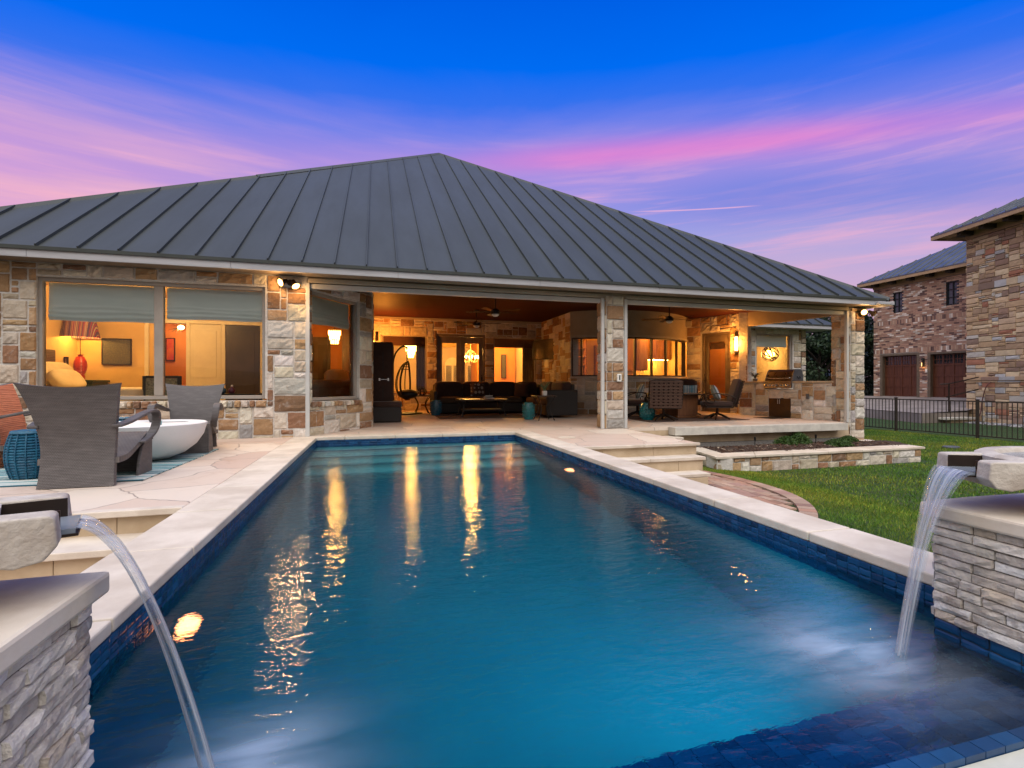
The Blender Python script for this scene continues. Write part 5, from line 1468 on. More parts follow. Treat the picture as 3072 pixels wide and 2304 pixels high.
M['paneblue'] = pm('reflecting_pane', (.05, .07, .09), (.04, .055, .07), 2, .04)
garage(g1, 'mahogany garage door left of the brick pier'); garage(g2, 'mahogany garage door beside the ledgestone corner')
for h, lab in ((w1, 'smaller upper window above the left garage door'), (w2, 'upper window near the ledgestone corner')):
    mb = MB()
    for a in ((h[0], h[0] + .06, h[2], h[3]), (h[1] - .06, h[1], h[2], h[3])): wbox(mb, f, a[0], a[1], -.14, -.03, a[2], a[3])
    for a in ((h[2], h[2] + .06), (h[3] - .06, h[3])): wbox(mb, f, h[0] + .06, h[1] - .06, -.14, -.03, a[0], a[1])
    m_ = (h[0] + h[1]) / 2; wbox(mb, f, m_ - .018, m_ + .018, -.12, -.05, h[2] + .06, h[3] - .06)
    for k in (1, 2): q = h[2] + (h[3] - h[2]) * k / 3; wbox(mb, f, h[0] + .06, h[1] - .06, -.119, -.051, q - .018, q + .018)
    w_ = nbm(mb, 'window', M['black']); w_['label'] = lab
    mb = MB(); wbox(mb, f, h[0] + .05, h[1] - .05, -.10, -.09, h[2] + .05, h[3] - .05); nbm(mb, 'pane', M['paneblue'], w_)
# carriage lamp between the doors
p = f(GY0 - 18.41, 0, .0)
e = thing('carriage_lamp', 'small lit carriage lamp on the brick pier between the garage doors', 'wall lamp', (p[0], p[1], 1.95))
mb = MB(); mb.box(-.02, -.06, -.2, 0, .06, .25); mb.tube([(0, 0, .2), (-.1, 0, .26), (-.12, 0, .2)], .012, 6)
for a in (-1, 1):
    for b2 in (-1, 1): mb.box(-.12 + a * .05 - .006, b2 * .05 - .006, -.18, -.12 + a * .05 + .006, b2 * .05 + .006, .15)
mb.lathe([(.085, .15), (.03, .22), (0, .23)], -.12, 0, 0, 4); mb.box(-.18, -.06, -.2, -.06, .06, -.18); mb.build('frame', M['black'], e)
mb = MB(); mb.lathe([(.02, -.17), (.02, .0), (0, .03)], -.12, 0, 0, 8); mb.build('bulb', emit('carriage_bulb', (1, .5, .12), 3), e)
lamp('carriage_light', (p[0] - .14, p[1], 1.75), 2.5, (1, .5, .15), .05)
q_ = f(GY0 - 18.26, 1.55, .03)
o = MB().box(-.012, -.05, -.09, .012, .05, .09).build('keypad', M['white'], bevel=.006); o.location = q_; tag(o, 'small pale keypad on the jamb of the right garage door', 'keypad')
# ledgestone block
SD = Vector((math.sin(rad(13)), math.cos(rad(13)))); SC = Vector((24.1, 14.8)); SE = SC - SD * 12
stone_wall('wall', nb_, SC, SE, -.75, 6.95, [], 62, thick=.3, cw=.13, ch=.078, wr=(2, 6), hr=(1, 3), colf=warm_stone, material=M['warmstone'], mortar=(.24, .18, .13), gap=.012, depth=.03, rough=.012, cell=.16, djit=.012)
stone_wall('wall', nb_, (SC.x + 2.8, SC.y + .5), SC, -.75, 6.95, [], 63, thick=.3, cw=.16, ch=.105, wr=(2, 6), hr=(1, 3), colf=warm_stone, material=M['warmstone'], mortar=(.24, .18, .13), gap=.012, depth=.03, rough=.012, cell=.3, djit=.012)
fs_, _ = segmap(SC, SE, 0)
for z0, z1, d in ((1.02, 1.16, .09), (.94, 1.0, .05), (4.72, 4.98, .06)):
    mb = MB(); r = random.Random(int(z0 * 10)); s = -.06
    while s < 11.9:
        e_ = s + r.uniform(.4, 1.0); wbox(mb, fs_, s + .004, e_ - .004, -.1, d + r.uniform(-.006, .006), z0, z1, c=warm_stone(r)); s = e_
    nbm(mb, 'string_course', M['warmstone'])
# roofs with rafter tails
def eave(P0, P1, z, over, pitch, run, ext0=.0):
    f_, L = segmap(P0, P1, 0)
    mb = MB(); q = [f_(-ext0, z, over), f_(L, z, over), f_(L, z + pitch * run, over - run), f_(-ext0 + run * (1 if ext0 else 0), z + pitch * run, over - run)]
    mb.slope(q, .06)
    s = -ext0 + .2
    n_ = Vector(f_(0, 0, 1)) - Vector(f_(0, 0, 0)); nn = Vector((n_.x * pitch, n_.y * pitch, 1))
    while s < L:
        rr_ = min(run, max(.1, s + ext0)) if ext0 else run
        seam(mb, f_(s, z, over), f_(s, z + pitch * rr_, over - rr_), nn, .012, .04); s += .42
    ro = nbm(mb, 'roof', M['nroofmetal'])
    if ext0:
        mb = MB(); a = Vector(q[0]); 
        mb.slope([tuple(a), q[3], tuple(Vector(f_(-ext0 + run * 2, z, over)) + Vector((0, 0, 0)) + (Vector(f_(-ext0, z, over - run * 2)) - Vector(f_(-ext0 + run * 2, z, over)))),], .06)
        nbm(mb, 'roof', M['nroofmetal'])
    mb = MB(); wbox(mb, f_, -ext0, L, over - .05, over - .005, z - .20, z - .03); wbox(mb, f_, -ext0, L, .0, over - .051, z - .12, z - .09); wbox(mb, f_, -.02, L, .002, .04, z - .42, z - .121)
    if ext0: wbox(mb, f_, -ext0, -ext0 + .045, -3, over - .051, z - .20, z - .03)
    nbm(mb, 'fascia', M['tantrim'])
    s = .25
    while s < L - .2:
        mb = MB(); wbox(mb, f_, s - .10, s + .10, .041, over - .15, z - .30, z - .121); s += .92
        nbm(mb, 'rafter_tail', M['bark'])
eave((GX, GY0), (GX, GY1), 6.55, .55, .55, 4.0, .55)
eave(SC, SE, 7.38, .75, .50, 4.5, .9)
# driveway, slab, gravel, handrail
mb = MB(); mb.prism([(22.6, 18.6), (21.0, 14.45), (23.6, 14.45), (24.6, 15.2), (26.95, 15.2), (26.95, 24), (23.6, 24)], -.80, -.30)
vs = [(22.58, 18.6, -.296), (20.98, 14.45, -.296), (23.6, 14.45, -.22), (26.95, 15.2, .21), (26.95, 24, .21), (23.6, 24, -.29)]
mb.add(vs, [tuple(range(6))]); st(mb.build('driveway', M['driveway']))
mb = MB()
mb.prism([(21.9, 14.1), (23.5, 14.1), (23.5, 14.75), (21.9, 14.75)], -.57, -.48); mb.prism([(22.2, 14.2), (23.3, 14.2), (23.3, 14.7), (22.2, 14.7)], -.8, -.571, m=1)
o = mb.build('stone_bench', [M['ledge'], M['riser']], bevel=.01); tag(o, 'low pale stone slab resting on a block below the driveway', 'stone slab')
mb = MB(); r = random.Random(12)
for i in range(900):
    t = r.random(); q = SC.lerp(SE, t * .7) + Vector((-SD.y, SD.x)) * r.uniform(.05, 1.1); s = r.uniform(.03, .08); j = r.uniform(.5, 1.4); g = r.choice([(.30, .30, .31), (.42, .40, .38), (.16, .16, .17)])
    mb.ball(q.x, q.y, -.69, s, s * r.uniform(.6, 1), s * .5, n=3, c=tuple(j * v for v in g))
o = mb.build('gravel', colmat('river_gravel', bump=0)); o['kind'] = 'stuff'
e = thing('handrail', 'thin brown handrail at the driveway edge beside the ledgestone wall', 'handrail', (22.5, 14.44, -.3))
mb = MB(); mb.tube([(0, 0, .02), (0, 0, 1.17)], .03, 8); mb.build('post', M['bronze'], e)
for z in (0, -.52):
    mb = MB(); mb.tube([(-.12, .25 if z == 0 else 0, 1.16 + z), (0, 0, 1.18 + z), (1.2, -.3, 1.45 + z * .95)], .024, 8); mb.build('rail', M['bronze'], e)
mb = MB(); mb.tube(catmull([tuple(fs_(1.05, .95, .05)), tuple(fs_(.95, .75, .15)), tuple(fs_(.75, .2, .10)), tuple(fs_(.7, -.4, .15)), tuple(fs_(.6, -.66, .3))], 6), .018, 6)
tag(mb.build('garden_hose', pm('red_hose', (.14, .05, .04), rough=.5)), 'thin reddish hose hanging down the ledgestone wall', 'hose')

# ------------------------------------------------------------------ trees behind
PAL_T = [(.016, .034, .015), (.022, .045, .018), (.012, .026, .012), (.030, .055, .020)]
def tree(x, y, hgt, cr, label, seed, dens=1.0):
    e = thing('leafy_tree', label, 'tree', (x, y, -.75), group='dark trees behind the houses')
    r = random.Random(seed); mb = MB(); th = hgt * .30
    mb.tube(catmull([(0, 0, 0), (.1, .05, th * .6), (.0, .1, th), (.05, 0, hgt * .65)], 4), [.22 - .012 * i for i in range(13)], 8); tips = []
    for k in range(9):
        a = k * 2.4 + r.random(); z0 = th * r.uniform(.7, 1.5); L = cr * r.uniform(.6, .95); z1 = z0 + hgt * r.uniform(.15, .5)
        mb.tube(catmull([(0, 0, z0), (math.cos(a) * L * .5, math.sin(a) * L * .5, z0 + (z1 - z0) * .6), (math.cos(a) * L, math.sin(a) * L, z1)], 3), [.09 - .011 * i for i in range(7)], 6); tips.append((math.cos(a) * L, math.sin(a) * L, z1))
    mb.build('trunk', M['bark'], e)
    pts = []; cl = []
    for k in range(46):
        a, v, q = r.uniform(0, 2 * PI), r.uniform(-1, 1), r.random() ** .45; s = math.sqrt(1 - v * v)
        cl.append((math.cos(a) * s * cr * q, math.sin(a) * s * cr * q, hgt * .60 + v * hgt * .38 * q, r.uniform(.35, .75)))
    for (cx, cy, cz, R_) in cl:
        R_ *= cr * .48
        for i in range(int(330 * dens)):
            g = [r.gauss(0, 1) for _ in range(3)]; n = math.sqrt(sum(t * t for t in g)) or 1; q = R_ * r.random() ** .4 / n
            pts.append((cx + g[0] * q, cy + g[1] * q, cz + g[2] * q * .75))
    leaf_cloud('crown', e, pts, .10, PAL_T, seed); return e
tree(26.6, 24.2, 6.4, 2.7, 'dark leafy tree in the gap between the breakfast nook and the right pillar', 1, 1.5)
tree(30.6, 26.2, 6.6, 2.7, 'dark tree behind the right corner pillar', 2, 1.5)
tree(35.4, 27.6, 7.4, 3.0, 'dark tree beside the left edge of the brick house', 4, 1.5)
tree(24.0, 26.4, 5.8, 2.6, 'dark tree half hidden behind the breakfast nook', 3, 1.2)
tree(33.5, 33.5, 6.0, 3.4, 'farther dark tree filling in behind the others', 5, 1.2)
mb = MB(); pts = []; r = random.Random(77)
for i in range(13000):
    x = r.uniform(18, 36); pts.append((x, 23.0 + r.uniform(-.8, .8) + .25 * (x - 20), -.8 + r.random() ** .8 * (1.7 + .4 * math.sin(x * 1.7))))
e = thing('hedge', 'low dark hedge running below the trees beyond the counter', 'hedge', (0, 0, 0)); leaf_cloud('foliage', e, pts, .09, PAL_T, 78)
e = thing('shed', 'small pale blue shed far behind the trees right of the corner pillar', 'shed', (39.0, 36.2, -.6))
mb = MB(); mb.box(-1.6, -1.4, 0, 1.6, 1.4, 2.0); mb.build('wall', pm('pale_blue_board', (.40, .47, .52), stretch=(1, 1, 6)), e)
mb = MB(); mb.slope([(-1.9, -1.7, 1.95), (1.9, -1.7, 1.95), (1.9, 0, 2.8), (-1.9, 0, 2.8)], .08); mb.slope([(1.9, 1.7, 1.95), (-1.9, 1.7, 1.95), (-1.9, 0, 2.8), (1.9, 0, 2.8)], .08); mb.build('roof', M['nroofmetal'], e)
# ------------------------------------------------------------------ patio furniture
def cushion(mb, x0, y0, z0, x1, y1, z1, M=None, sq=.35, **k):
    mb.ball((x0 + x1) / 2, (y0 + y1) / 2, (z0 + z1) / 2, (x1 - x0) / 2, (y1 - y0) / 2, (z1 - z0) / 2, n=10, sq=sq, M=M, **k)
Z1 = .05
# sectional sofa
e = thing('sectional_sofa', 'long dark brown wicker sectional sofa in front of the patio back wall', 'sofa', (3.0, 13.6, zf(13.6)))
mb = MB(); mb.box(-1.42, -.55, .03, 1.75, .42, .28); mb.box(-1.42, .42, .03, 1.75, .52, .80); mb.box(-1.52, -.55, .03, -1.42, .52, .62)
mb.box(.98, -2.35, .03, 1.65, -.55, .28); mb.box(1.65, -2.35, .03, 1.75, .42, .80); mb.box(.98, -2.42, .03, 1.80, -2.35, .66)
mb.build('frame', M['darkwicker'], e, bevel=.03)
for i in range(3):
    x0 = -1.41 + i * .80; mb = MB(); cushion(mb, x0, -.56, .27, x0 + .79, .28, .45); mb.build('seat_cushion', M['tancloth'], e, smooth=True)
    mb = MB(); cushion(mb, x0, .18, .40, x0 + .79, .46, .88); mb.build('back_cushion', M['browncloth'], e, smooth=True)
for i in range(2):
    y0 = -2.33 + i * .88; mb = MB(); cushion(mb, .98, y0, .27, 1.64, y0 + .87, .45); mb.build('seat_cushion', M['tancloth'], e, smooth=True)
    mb = MB(); cushion(mb, 1.42, y0, .40, 1.70, y0 + .87, .87); mb.build('back_cushion', M['browncloth'], e, smooth=True)
mb = MB(); cushion(mb, 1.0, .16, .40, 1.62, .44, .88); mb.build('back_cushion', M['browncloth'], e, smooth=True)
def pillow(x, y, z, w, h, rz, tilt, m, label, group='throw pillows on the patio seats', nm='throw_pillow'):
    mb = MB()
    def P(sgn):
        def q(u, v):
            a, b_ = u * 2 - 1, v * 2 - 1; k = (1 - a ** 4) * (1 - b_ ** 4); pin = 1 - .06 * (a * a * b_ * b_)
            return Vector((a * w / 2 * (1 - .05 * (1 - a * a) * 0 - .04 * (1 - b_ * b_) * abs(a)), sgn * (.008 + .065 * k), b_ * h / 2 * (1 - .04 * (1 - a * a) * abs(b_))))
        return q
    mb.grid(P(-1), 14, 14); mb.grid(P(1), 14, 14)
    o = mb.build(nm, M[m], smooth=True); o.location = (x, y, z); o.rotation_euler = (tilt, 0, rz); tag(o, label, 'pillow', group); return o
pillow(2.78, 13.62, .72, .42, .40, 0, rad(-14), 'circles', 'brown pillow with big cream circles on the sectional sofa')
pillow(4.05, 13.55, .70, .44, .42, rad(-35), rad(-16), 'browncloth', 'plain reddish brown pillow in the corner of the sectional sofa')
e = thing('coffee_table', 'low dark coffee table in front of the sectional sofa', 'coffee table', (2.60, 12.25, zf(12.3)))
mb = MB(); mb.box(-.62, -.36, .40, .62, .36, .44); mb.build('table_top', M['tablewood'], e, bevel=.01)
for sx_ in (-1, 1):
    for sy_ in (-1, 1):
        mb = MB(); mb.tube(catmull([(sx_ * .55, sy_ * .3, .40), (sx_ * .5, sy_ * .27, .25), (sx_ * .57, sy_ * .31, .0)], 4), .018, 7); mb.build('leg', M['black'], e)
mb = MB(); mb.box(-.5, -.27, .16, .5, .27, .18); mb.build('shelf', M['black'], e)
mb = MB(); 
for i in range(5): mb.box(-.12, -.09, .003 + i * .012, .12, .09, .011 + i * .012, M=Matrix.Rotation(i * .35, 4, 'Z') @ Matrix.Rotation(.06 * i, 4, 'Y'))
o = mb.build('magazine', M['white']); o.location = (2.78, 12.2, zf(12.3) + .445); tag(o, 'fanned pale magazines lying on the coffee table', 'magazines')
mb = MB()
def RG(x0, x1, y0, y1):
    return lambda u, v: Vector((x0 + (x1 - x0) * u, y0 + (y1 - y0) * v, zf(y0 + (y1 - y0) * v) + .010 + .002 * math.sin(u * 14 + v * 9)))
mb.grid(RG(1.45, 3.7, 11.55, 13.1), 20, 16, thick=lambda u, v: (0, 0, -.007)); tag(mb.build('rug', M['rug_plain']), 'brown patio rug under the coffee table', 'rug')
mb = MB(); mb.grid(RG(5.85, 8.5, 9.62, 11.35), 20, 16, thick=lambda u, v: (0, 0, -.007)); tag(mb.build('rug', M['rug_plain']), 'brown patio rug under the swivel chairs and table', 'rug')
def ceramic_stool(x, y, label, r0, h, m):
    e = thing('garden_stool', label, 'stool', (x, y, zf(y) + .002), group='glazed ceramic garden stools')
    mb = MB(); prof = [(r0 * .78, 0), (r0 * .84, .02), (r0 * .84, .035), (r0 * .98, .09), (r0 * 1.04, h * .5), (r0 * .98, h - .07), (r0 * .84, h - .03), (r0 * .84, h - .012), (r0 * .76, h), (0, h + .004)]
    mb.lathe(prof, n=32); mb.build('body', M[m], e, smooth='auto', angle=30)
    mb = MB()
    for j in range(6):
        for k in range(16):
            w = 2 * PI * (k + .5 * (j % 2)) / 16; z = .08 + (h - .15) * j / 5
            R_ = r0 * (1.0 + .04 * math.sin(PI * z / h)); mb.ball(math.cos(w) * R_, math.sin(w) * R_, z, .018, .018, .018, n=3)
    mb.build('relief', M[m], e, smooth=True)
ceramic_stool(3.465, 11.0, 'teal ceramic stool at the right end of the sectional sofa', .135, .40, 'tealglaze')
ceramic_stool(1.50, 12.75, 'dark blue ceramic stool at the left end of the sectional sofa', .14, .40, 'blueglaze')
ceramic_stool(6.13, 10.20, 'turquoise ceramic stool between the swivel chairs', .165, .41, 'tealglaze')
def end_table(x, y, label, w, h):
    e = thing('end_table', label, 'end table', (x, y, zf(y)), group='end tables beside the sofa')
    mb = MB(); mb.box(-w / 2, -w / 2, h - .03, w / 2, w / 2, h); mb.build('table_top', M['tablewood'], e, bevel=.008)
    for sx_ in (-1, 1):
        for sy_ in (-1, 1):
            mb = MB(); mb.tube(catmull([(sx_ * w * .42, sy_ * w * .42, h - .03), (sx_ * w * .2, sy_ * w * .2, h * .5), (sx_ * w * .4, sy_ * w * .4, .0)], 5), .012, 7); mb.build('leg', M['black'], e)
end_table(3.77, 10.78, 'dark end table holding the potted aloe', .48, .565)
end_table(1.20, 13.45, 'dark end table holding the geometric lantern', .48, .50)
e = thing('potted_aloe', 'small aloe in a square white pot on the end table', 'potted plant', (3.79, 10.80, zf(10.8) + .566))
mb = MB(); mb.prism([(-.05, -.05), (.05, -.05), (.05, .05), (-.05, .05)], 0, .11); mb.build('pot', M['white'], e, bevel=.008)
mb = MB()
for k in range(16):
    a = k * 2.4; t = .25 + .05 * (k % 4); L = .17 + .03 * (k % 3)
    pts = catmull([(0, 0, .10), (math.cos(a) * L * t, math.sin(a) * L * t, .10 + L * .55), (math.cos(a) * L * t * 2.2, math.sin(a) * L * t * 2.2, .10 + L)], 4); mb.tube(pts, [.013 - .0014 * i for i in range(len(pts))], 6)
mb.build('leaves', pm('aloe_leaf', (.10, .17, .08), (.07, .12, .06), 20, .5), e, smooth=True)
e = thing('geometric_lantern', 'dark open hexagonal lantern on the left end table', 'lantern', (1.21, 13.45, zf(13.45) + .502))
mb = MB(); P_ = []
for z, R_ in ((0, .07), (.09, .115), (.18, .07)): P_.append([(math.cos(PI * k / 3) * R_, math.sin(PI * k / 3) * R_, z + .004) for k in range(6)])
for row in P_:
    for k in range(6): mb.tube([row[k], row[(k + 1) % 6]], .012, 5)
for a, b_ in zip(P_[:-1], P_[1:]):
    for k in range(6): mb.tube([a[k], b_[k]], .012, 5)
mb.build('frame', M['black'], e)
# tall upright wicker lounger by the left wall
e = thing('upright_lounger', 'tall dark wicker lounger with an upright padded brown back at the left patio wall', 'lounger', (.22, 11.25, zf(11.2)))
mb = MB(); mb.box(-.30, -.32, .0, .32, .42, .33); mb.build('base', M['darkwicker'], e, bevel=.03)
mb = MB(); cushion(mb, -.30, -.34, .32, .34, .40, .45, sq=.25); mb.build('seat_cushion', M['browncloth'], e, smooth=True)
mb = MB(); cushion(mb, -.30, -.05, .40, .17, .13, 1.77, sq=.2); mb.build('backrest', M['browncloth'], e, smooth=True)
mb = MB(); mb.box(-.285, .10, .40, .15, .20, 1.74); mb.build('back_frame', M['darkwicker'], e, bevel=.02)
mb = MB(); mb.tube([(-.14, -.06, .93), (-.14, -.085, .93), (.04, -.085, .93), (.04, -.06, .93)], .010, 6); mb.box(-.16, -.075, .90, -.125, -.05, .96); mb.box(.025, -.075, .90, .06, -.05, .96); mb.build('handle', M['chrome'], e)
mb = MB(); mb.box(-.075, -.062, 1.12, -.06, -.05, 1.55); mb.box(-.075, -.062, .5, -.06, -.05, .78); mb.build('strap', M['black'], e)
# hanging egg chair
e = thing('hanging_chair', 'black open weave hanging egg chair in front of the left back window', 'hanging chair', (.78, 13.3, zf(13.3)))
mb = MB(); mb.lathe([(.45, 0), (.45, .03), (.1, .05)], 0, .25, 0, 24); mb.tube(catmull([(-.28, .3, .04), (-.36, .35, .9), (-.30, .3, 1.55), (-.12, .12, 1.80), (0, 0, 1.78), (.02, 0, 1.72)], 6), .024, 8); mb.build('stand', M['black'], e, smooth='auto')
mb = MB(); mb.tube([(.02, 0, 1.74), (.02, 0, 1.40)], .008, 6)
for k in range(7): mb.tube([(.0, 0, 1.70 - k * .045), (.04, .0, 1.68 - k * .045), (.0, 0, 1.66 - k * .045)], .006, 5)
mb.build('chain', M['black'], e)
mb = MB()
def egg(w, ph):
    a = w; s = math.sin(ph); R_ = .31 * s * (1 - .22 * math.cos(ph)); return Vector((math.cos(a) * R_ + .04, math.sin(a) * R_ * .95, .92 - .52 * math.cos(ph) if False else .90 + .50 * math.cos(ph)))
for k in range(7):
    a = PI * .42 + k * (PI * .85) / 6
    mb.tube([egg(a, .02 + (PI - .04) * i / 16) for i in range(17)], .014, 5)
for i in (3, 4, 5, 12, 13, 14, 15):
    ph = PI * i / 17
    full = ph > 2.05
    a0, a1 = (0, 2 * PI) if full else (PI * .42, PI * 1.27)
    mb.tube([egg(a0 + (a1 - a0) * k / 24, ph) for k in range(25)], .012, 5)
for a in (PI * .42, PI * 1.27): mb.tube([egg(a, .02 + (PI - .04) * i / 16) for i in range(17)], .026, 6)
mb.build('shell', M['black'], e)
mb = MB(); mb.ball(.04, 0, .54, .27, .25, .13, n=10); mb.build('seat_cushion', M['black'], e, smooth=True)
# television
e = thing('television', 'flat television on a wall arm on the stone wall right of the sofa', 'television', (5.02, 14.25, 1.93), rad(-62))
mb = MB(); mb.box(-.50, -.03, -.31, .50, .03, .31); mb.build('body', M['black'], e, bevel=.008)
mb = MB(); mb.box(-.48, -.034, -.285, .48, -.031, .29); mb.build('screen', pm('black_screen', (.02, .02, .022), (.016, .016, .018), 2, .10, spec=1.0), e)
mb = MB(); mb.tube([(0, .03, 0), (.18, .22, 0), (.1, .32, 0)], .02, 6); mb.build('wall_arm', M['black'], e)
# ceiling fans
def fan(x, y, label, a0, drop=.30, lit=False):
    e = thing('ceiling_fan', label, 'ceiling fan', (x, y, 2.864), a0, group='ceiling fans under the patio ceiling')
    mb = MB(); mb.lathe([(.075, 0), (.06, -.05), (.015, -.06), (.015, -drop), (.05, -drop - .005), (.10, -drop - .05), (.105, -drop - .11), (.07, -drop - .13)], n=20); mb.build('motor', M['black'], e, smooth='auto')
    for k in range(5):
        a = 2 * PI * k / 5; mb = MB(); Mx = Matrix.Rotation(a, 4, 'Z') @ Matrix.Translation((0, 0, -drop - .07)) @ Matrix.Rotation(rad(11), 4, 'X')
        mb.prism([(.10, -.02), (.2, -.045), (.60, -.065), (.66, -.05), (.67, .04), (.60, .06), (.2, .045), (.10, .02)], -.004, .004, M=Mx); mb.build('blade', M['tablewood'], e, bevel=.002)
    mb = MB(); mb.lathe([(.085, -drop - .125), (.08, -drop - .15), (.05, -drop - .175), (0, -drop - .185)], n=20); mb.build('light_dome', M['white'], e, smooth=True)
    return e
fan(2.60, 10.75, 'nearer ceiling fan with a white dome above the sofa bay', .3)
fan(2.62, 13.0, 'farther ceiling fan deep in the sofa bay', .9)
fan(7.08, 10.75, 'ceiling fan above the swivel chairs and grill', .05)
# swivel chairs and table
def swivel(label, straps=False):
    """front faces local +y"""
    e = thing('swivel_chair', label, 'patio chair', group='brown swivel chairs around the patio table')
    mb = MB(); Mt = None
    for k in range(5):
        a = 2 * PI * k / 5 + .3; pts = catmull([(0, 0, .13), (math.cos(a) * .14, math.sin(a) * .14, .085), (math.cos(a) * .29, math.sin(a) * .29, .012)], 4); mb.tube(pts, [.028, .027, .026, .025, .024, .022, .021, .02, .018], 7)
    mb.lathe([(.05, .10), (.03, .16), (.026, .27), (.06, .29)], n=12); mb.build('swivel_base', M['bronze'], e, smooth='auto')
    mb = MB(); mb.box(-.29, -.28, .275, .29, .30, .305)
    for s in (-1, 1):
        mb.tube(catmull([(s * .29, -.27, .29), (s * .30, -.36, .55), (s * .29, -.46, .90)], 6), .014, 7)
    mb.tube(catmull([(-.29, -.46, .90), (0, -.485, .925), (.29, -.46, .90)], 6), .014, 7); mb.build('frame', M['bronze'], e)
    for s in (-1, 1):
        mb = MB(); mb.tube(catmull([(s * .29, -.34, .50), (s * .30, -.1, .60), (s * .30, .16, .60), (s * .30, .29, .53), (s * .30, .27, .42), (s * .295, .14, .40), (s * .30, .12, .48), (s * .30, .19, .50)], 6), .013, 7)
        mb.tube(catmull([(s * .30, .28, .30), (s * .32, .33, .38), (s * .325, .29, .50)], 5), .012, 6); mb.build('armrest', M['bronze'], e, smooth=True)
    mb = MB(); cushion(mb, -.28, -.30, .30, .28, .34, .43, sq=.3); mb.build('seat_cushion', M['browncloth'], e, smooth=True)
    Mb = Matrix.Translation((0, -.33, .38)) @ Matrix.Rotation(rad(15), 4, 'X')
    mb = MB(); cushion(mb, -.28, -.0, .0, .28, .10, .58, M=Mb, sq=.3); mb.build('back_cushion', M['browncloth'], e, smooth=True)
    mb = MB(); Mb2 = Matrix.Translation((0, -.345, .30)) @ Matrix.Rotation(rad(13.5), 4, 'X')
    for i in range(7): x = -.255 + i * .085; mb.box(x - .026, -.012, .0, x + .026, -.004, .63, M=Mb2)
    for j in range(9): z = .02 + j * .073; mb.box(-.29, -.02, z - .020, .29, -.0125, z + .020, M=Mb2)
    mb.build('back_strap', M['strapwicker'], e)
    return e
def put(o, x, y, deg): o.location = (x, y, zf(y) + .012); o.rotation_euler = (0, 0, rad(deg)); return o
s1 = put(swivel('brown swivel chair with woven strap back turned to the pool'), 6.40, 9.95, -26); s1.scale = (1.2, 1.05, 1.0)
def cs(label, x, y, deg): return copy_tree(s1, (x, y, zf(y) + .012), rad(deg), label)
cs('brown swivel chair with a striped pillow right of the stone pillar', 6.36, 11.05, -112)
cs('brown swivel chair with a striped pillow in front of the grill counter', 7.88, 9.98, 62)
cs('brown swivel chair behind the dark table near the glazed door', 7.95, 11.25, 158)
pillow(6.40, 11.0, .68, .42, .40, rad(-112), rad(-20), 'pillow_stripe', 'blue striped pillow on the chair next to the stone pillar')
pillow(7.82, 9.98, .66, .42, .40, rad(62), rad(-24), 'pillow_stripe', 'blue striped pillow on the chair facing away from the grill')
pillow(7.90, 11.12, .66, .42, .36, rad(160), rad(-15), 'pillow_stripe', 'pale blue pillow on the chair behind the dark table')
e = thing('fire_table', 'dark octagonal patio table on a solid pedestal between the swivel chairs', 'patio table', (7.35, 10.65, zf(10.6) + .012))
mb = MB(); mb.prism([(.56 * math.cos(PI * k / 4 + .39), .50 * math.sin(PI * k / 4 + .39)) for k in range(8)], .56, .60); mb.build('table_top', M['tablewood'], e, bevel=.01)
mb = MB(); mb.box(-.28, -.28, .05, .28, .28, .559); mb.box(-.32, -.32, 0, .32, .32, .05); mb.build('pedestal', M['cabinet'], e, bevel=.012)
# outdoor kitchen counter with grill
C0, C1 = Vector((9.66, 11.32)), Vector((10.30, 8.98)); fc, cL = segmap(C0, C1, 0)
e = thing('grill_counter', 'stone outdoor kitchen counter between the house corner and the right pillar', 'counter', (10.0, 10, 0))
stone_wall('stone_front', e, C0, C1, -.02, .89, [(.73, 1.47, .74, .92), (.84, 1.415, -.05, .515)], 71, thick=.55, material=M['stone'], cw=.095, ch=.083, wr=(3, 5), hr=(2, 3))
mb = MB(); f2 = fc
for a, b_ in ((-.02, .735), (1.465, cL + .0)): wbox(mb, fc, a, b_, -.60, .035, .892, .935)
wbox(mb, fc, .736, 1.464, -.60, -.50, .892, .935); mb.build('counter_top', M['riser'], e, world=True, bevel=.006)
mb = MB(); wbox(mb, fc, .845, 1.41, -.03, .012, .005, .51); d_ = mb.build('cabinet_door', M['bronzedoor'] if 'bronzedoor' in M else M['cabinet'], e, world=True, bevel=.006)
mb = MB()
for s in (1.10, 1.15): mb.tube([fc(s, .36, .012), fc(s, .36, .04), fc(s, .47, .04), fc(s, .47, .012)], .006, 6)
mb.build('handle', M['chrome'], d_)
mb = MB(); wbox(mb, fc, 1.80, 1.87, .022, .05, .50, .62); mb.build('outlet_box', M['greymetal'], e, world=True, bevel=.004)
e = thing('gas_grill', 'built in gas grill with a brown tinted steel hood on the stone counter', 'grill', (*fc(1.10, .76, 0)[:2], .76), math.atan2((C1 - C0).y, (C1 - C0).x))
mb = MB(); mb.box(-.36, -.07, .0, .36, .0, .135); mb.box(-.365, -.06, .136, .365, .50, .18); mb.build('body', M['steel'], e, bevel=.006)
for i in range(7):
    mb = MB(); mb.lathe([(.026, 0), (.024, .03), (.012, .036), (0, .036)], n=14, M=Matrix.Translation((-.30 + i * .09 + (.03 if i > 3 else 0), -.071, .07)) @ Matrix.Rotation(PI / 2, 4, 'X')); mb.build('knob', M['chrome'], e, smooth='auto')
pf = [(-.02, .182), (.04, .33), (.10, .43), (.17, .475), (.36, .475), (.44, .43), (.48, .30), (.48, .182)]
Mx = Matrix(((0, 0, 1, 0), (1, 0, 0, 0), (0, 1, 0, 0), (0, 0, 0, 1)))
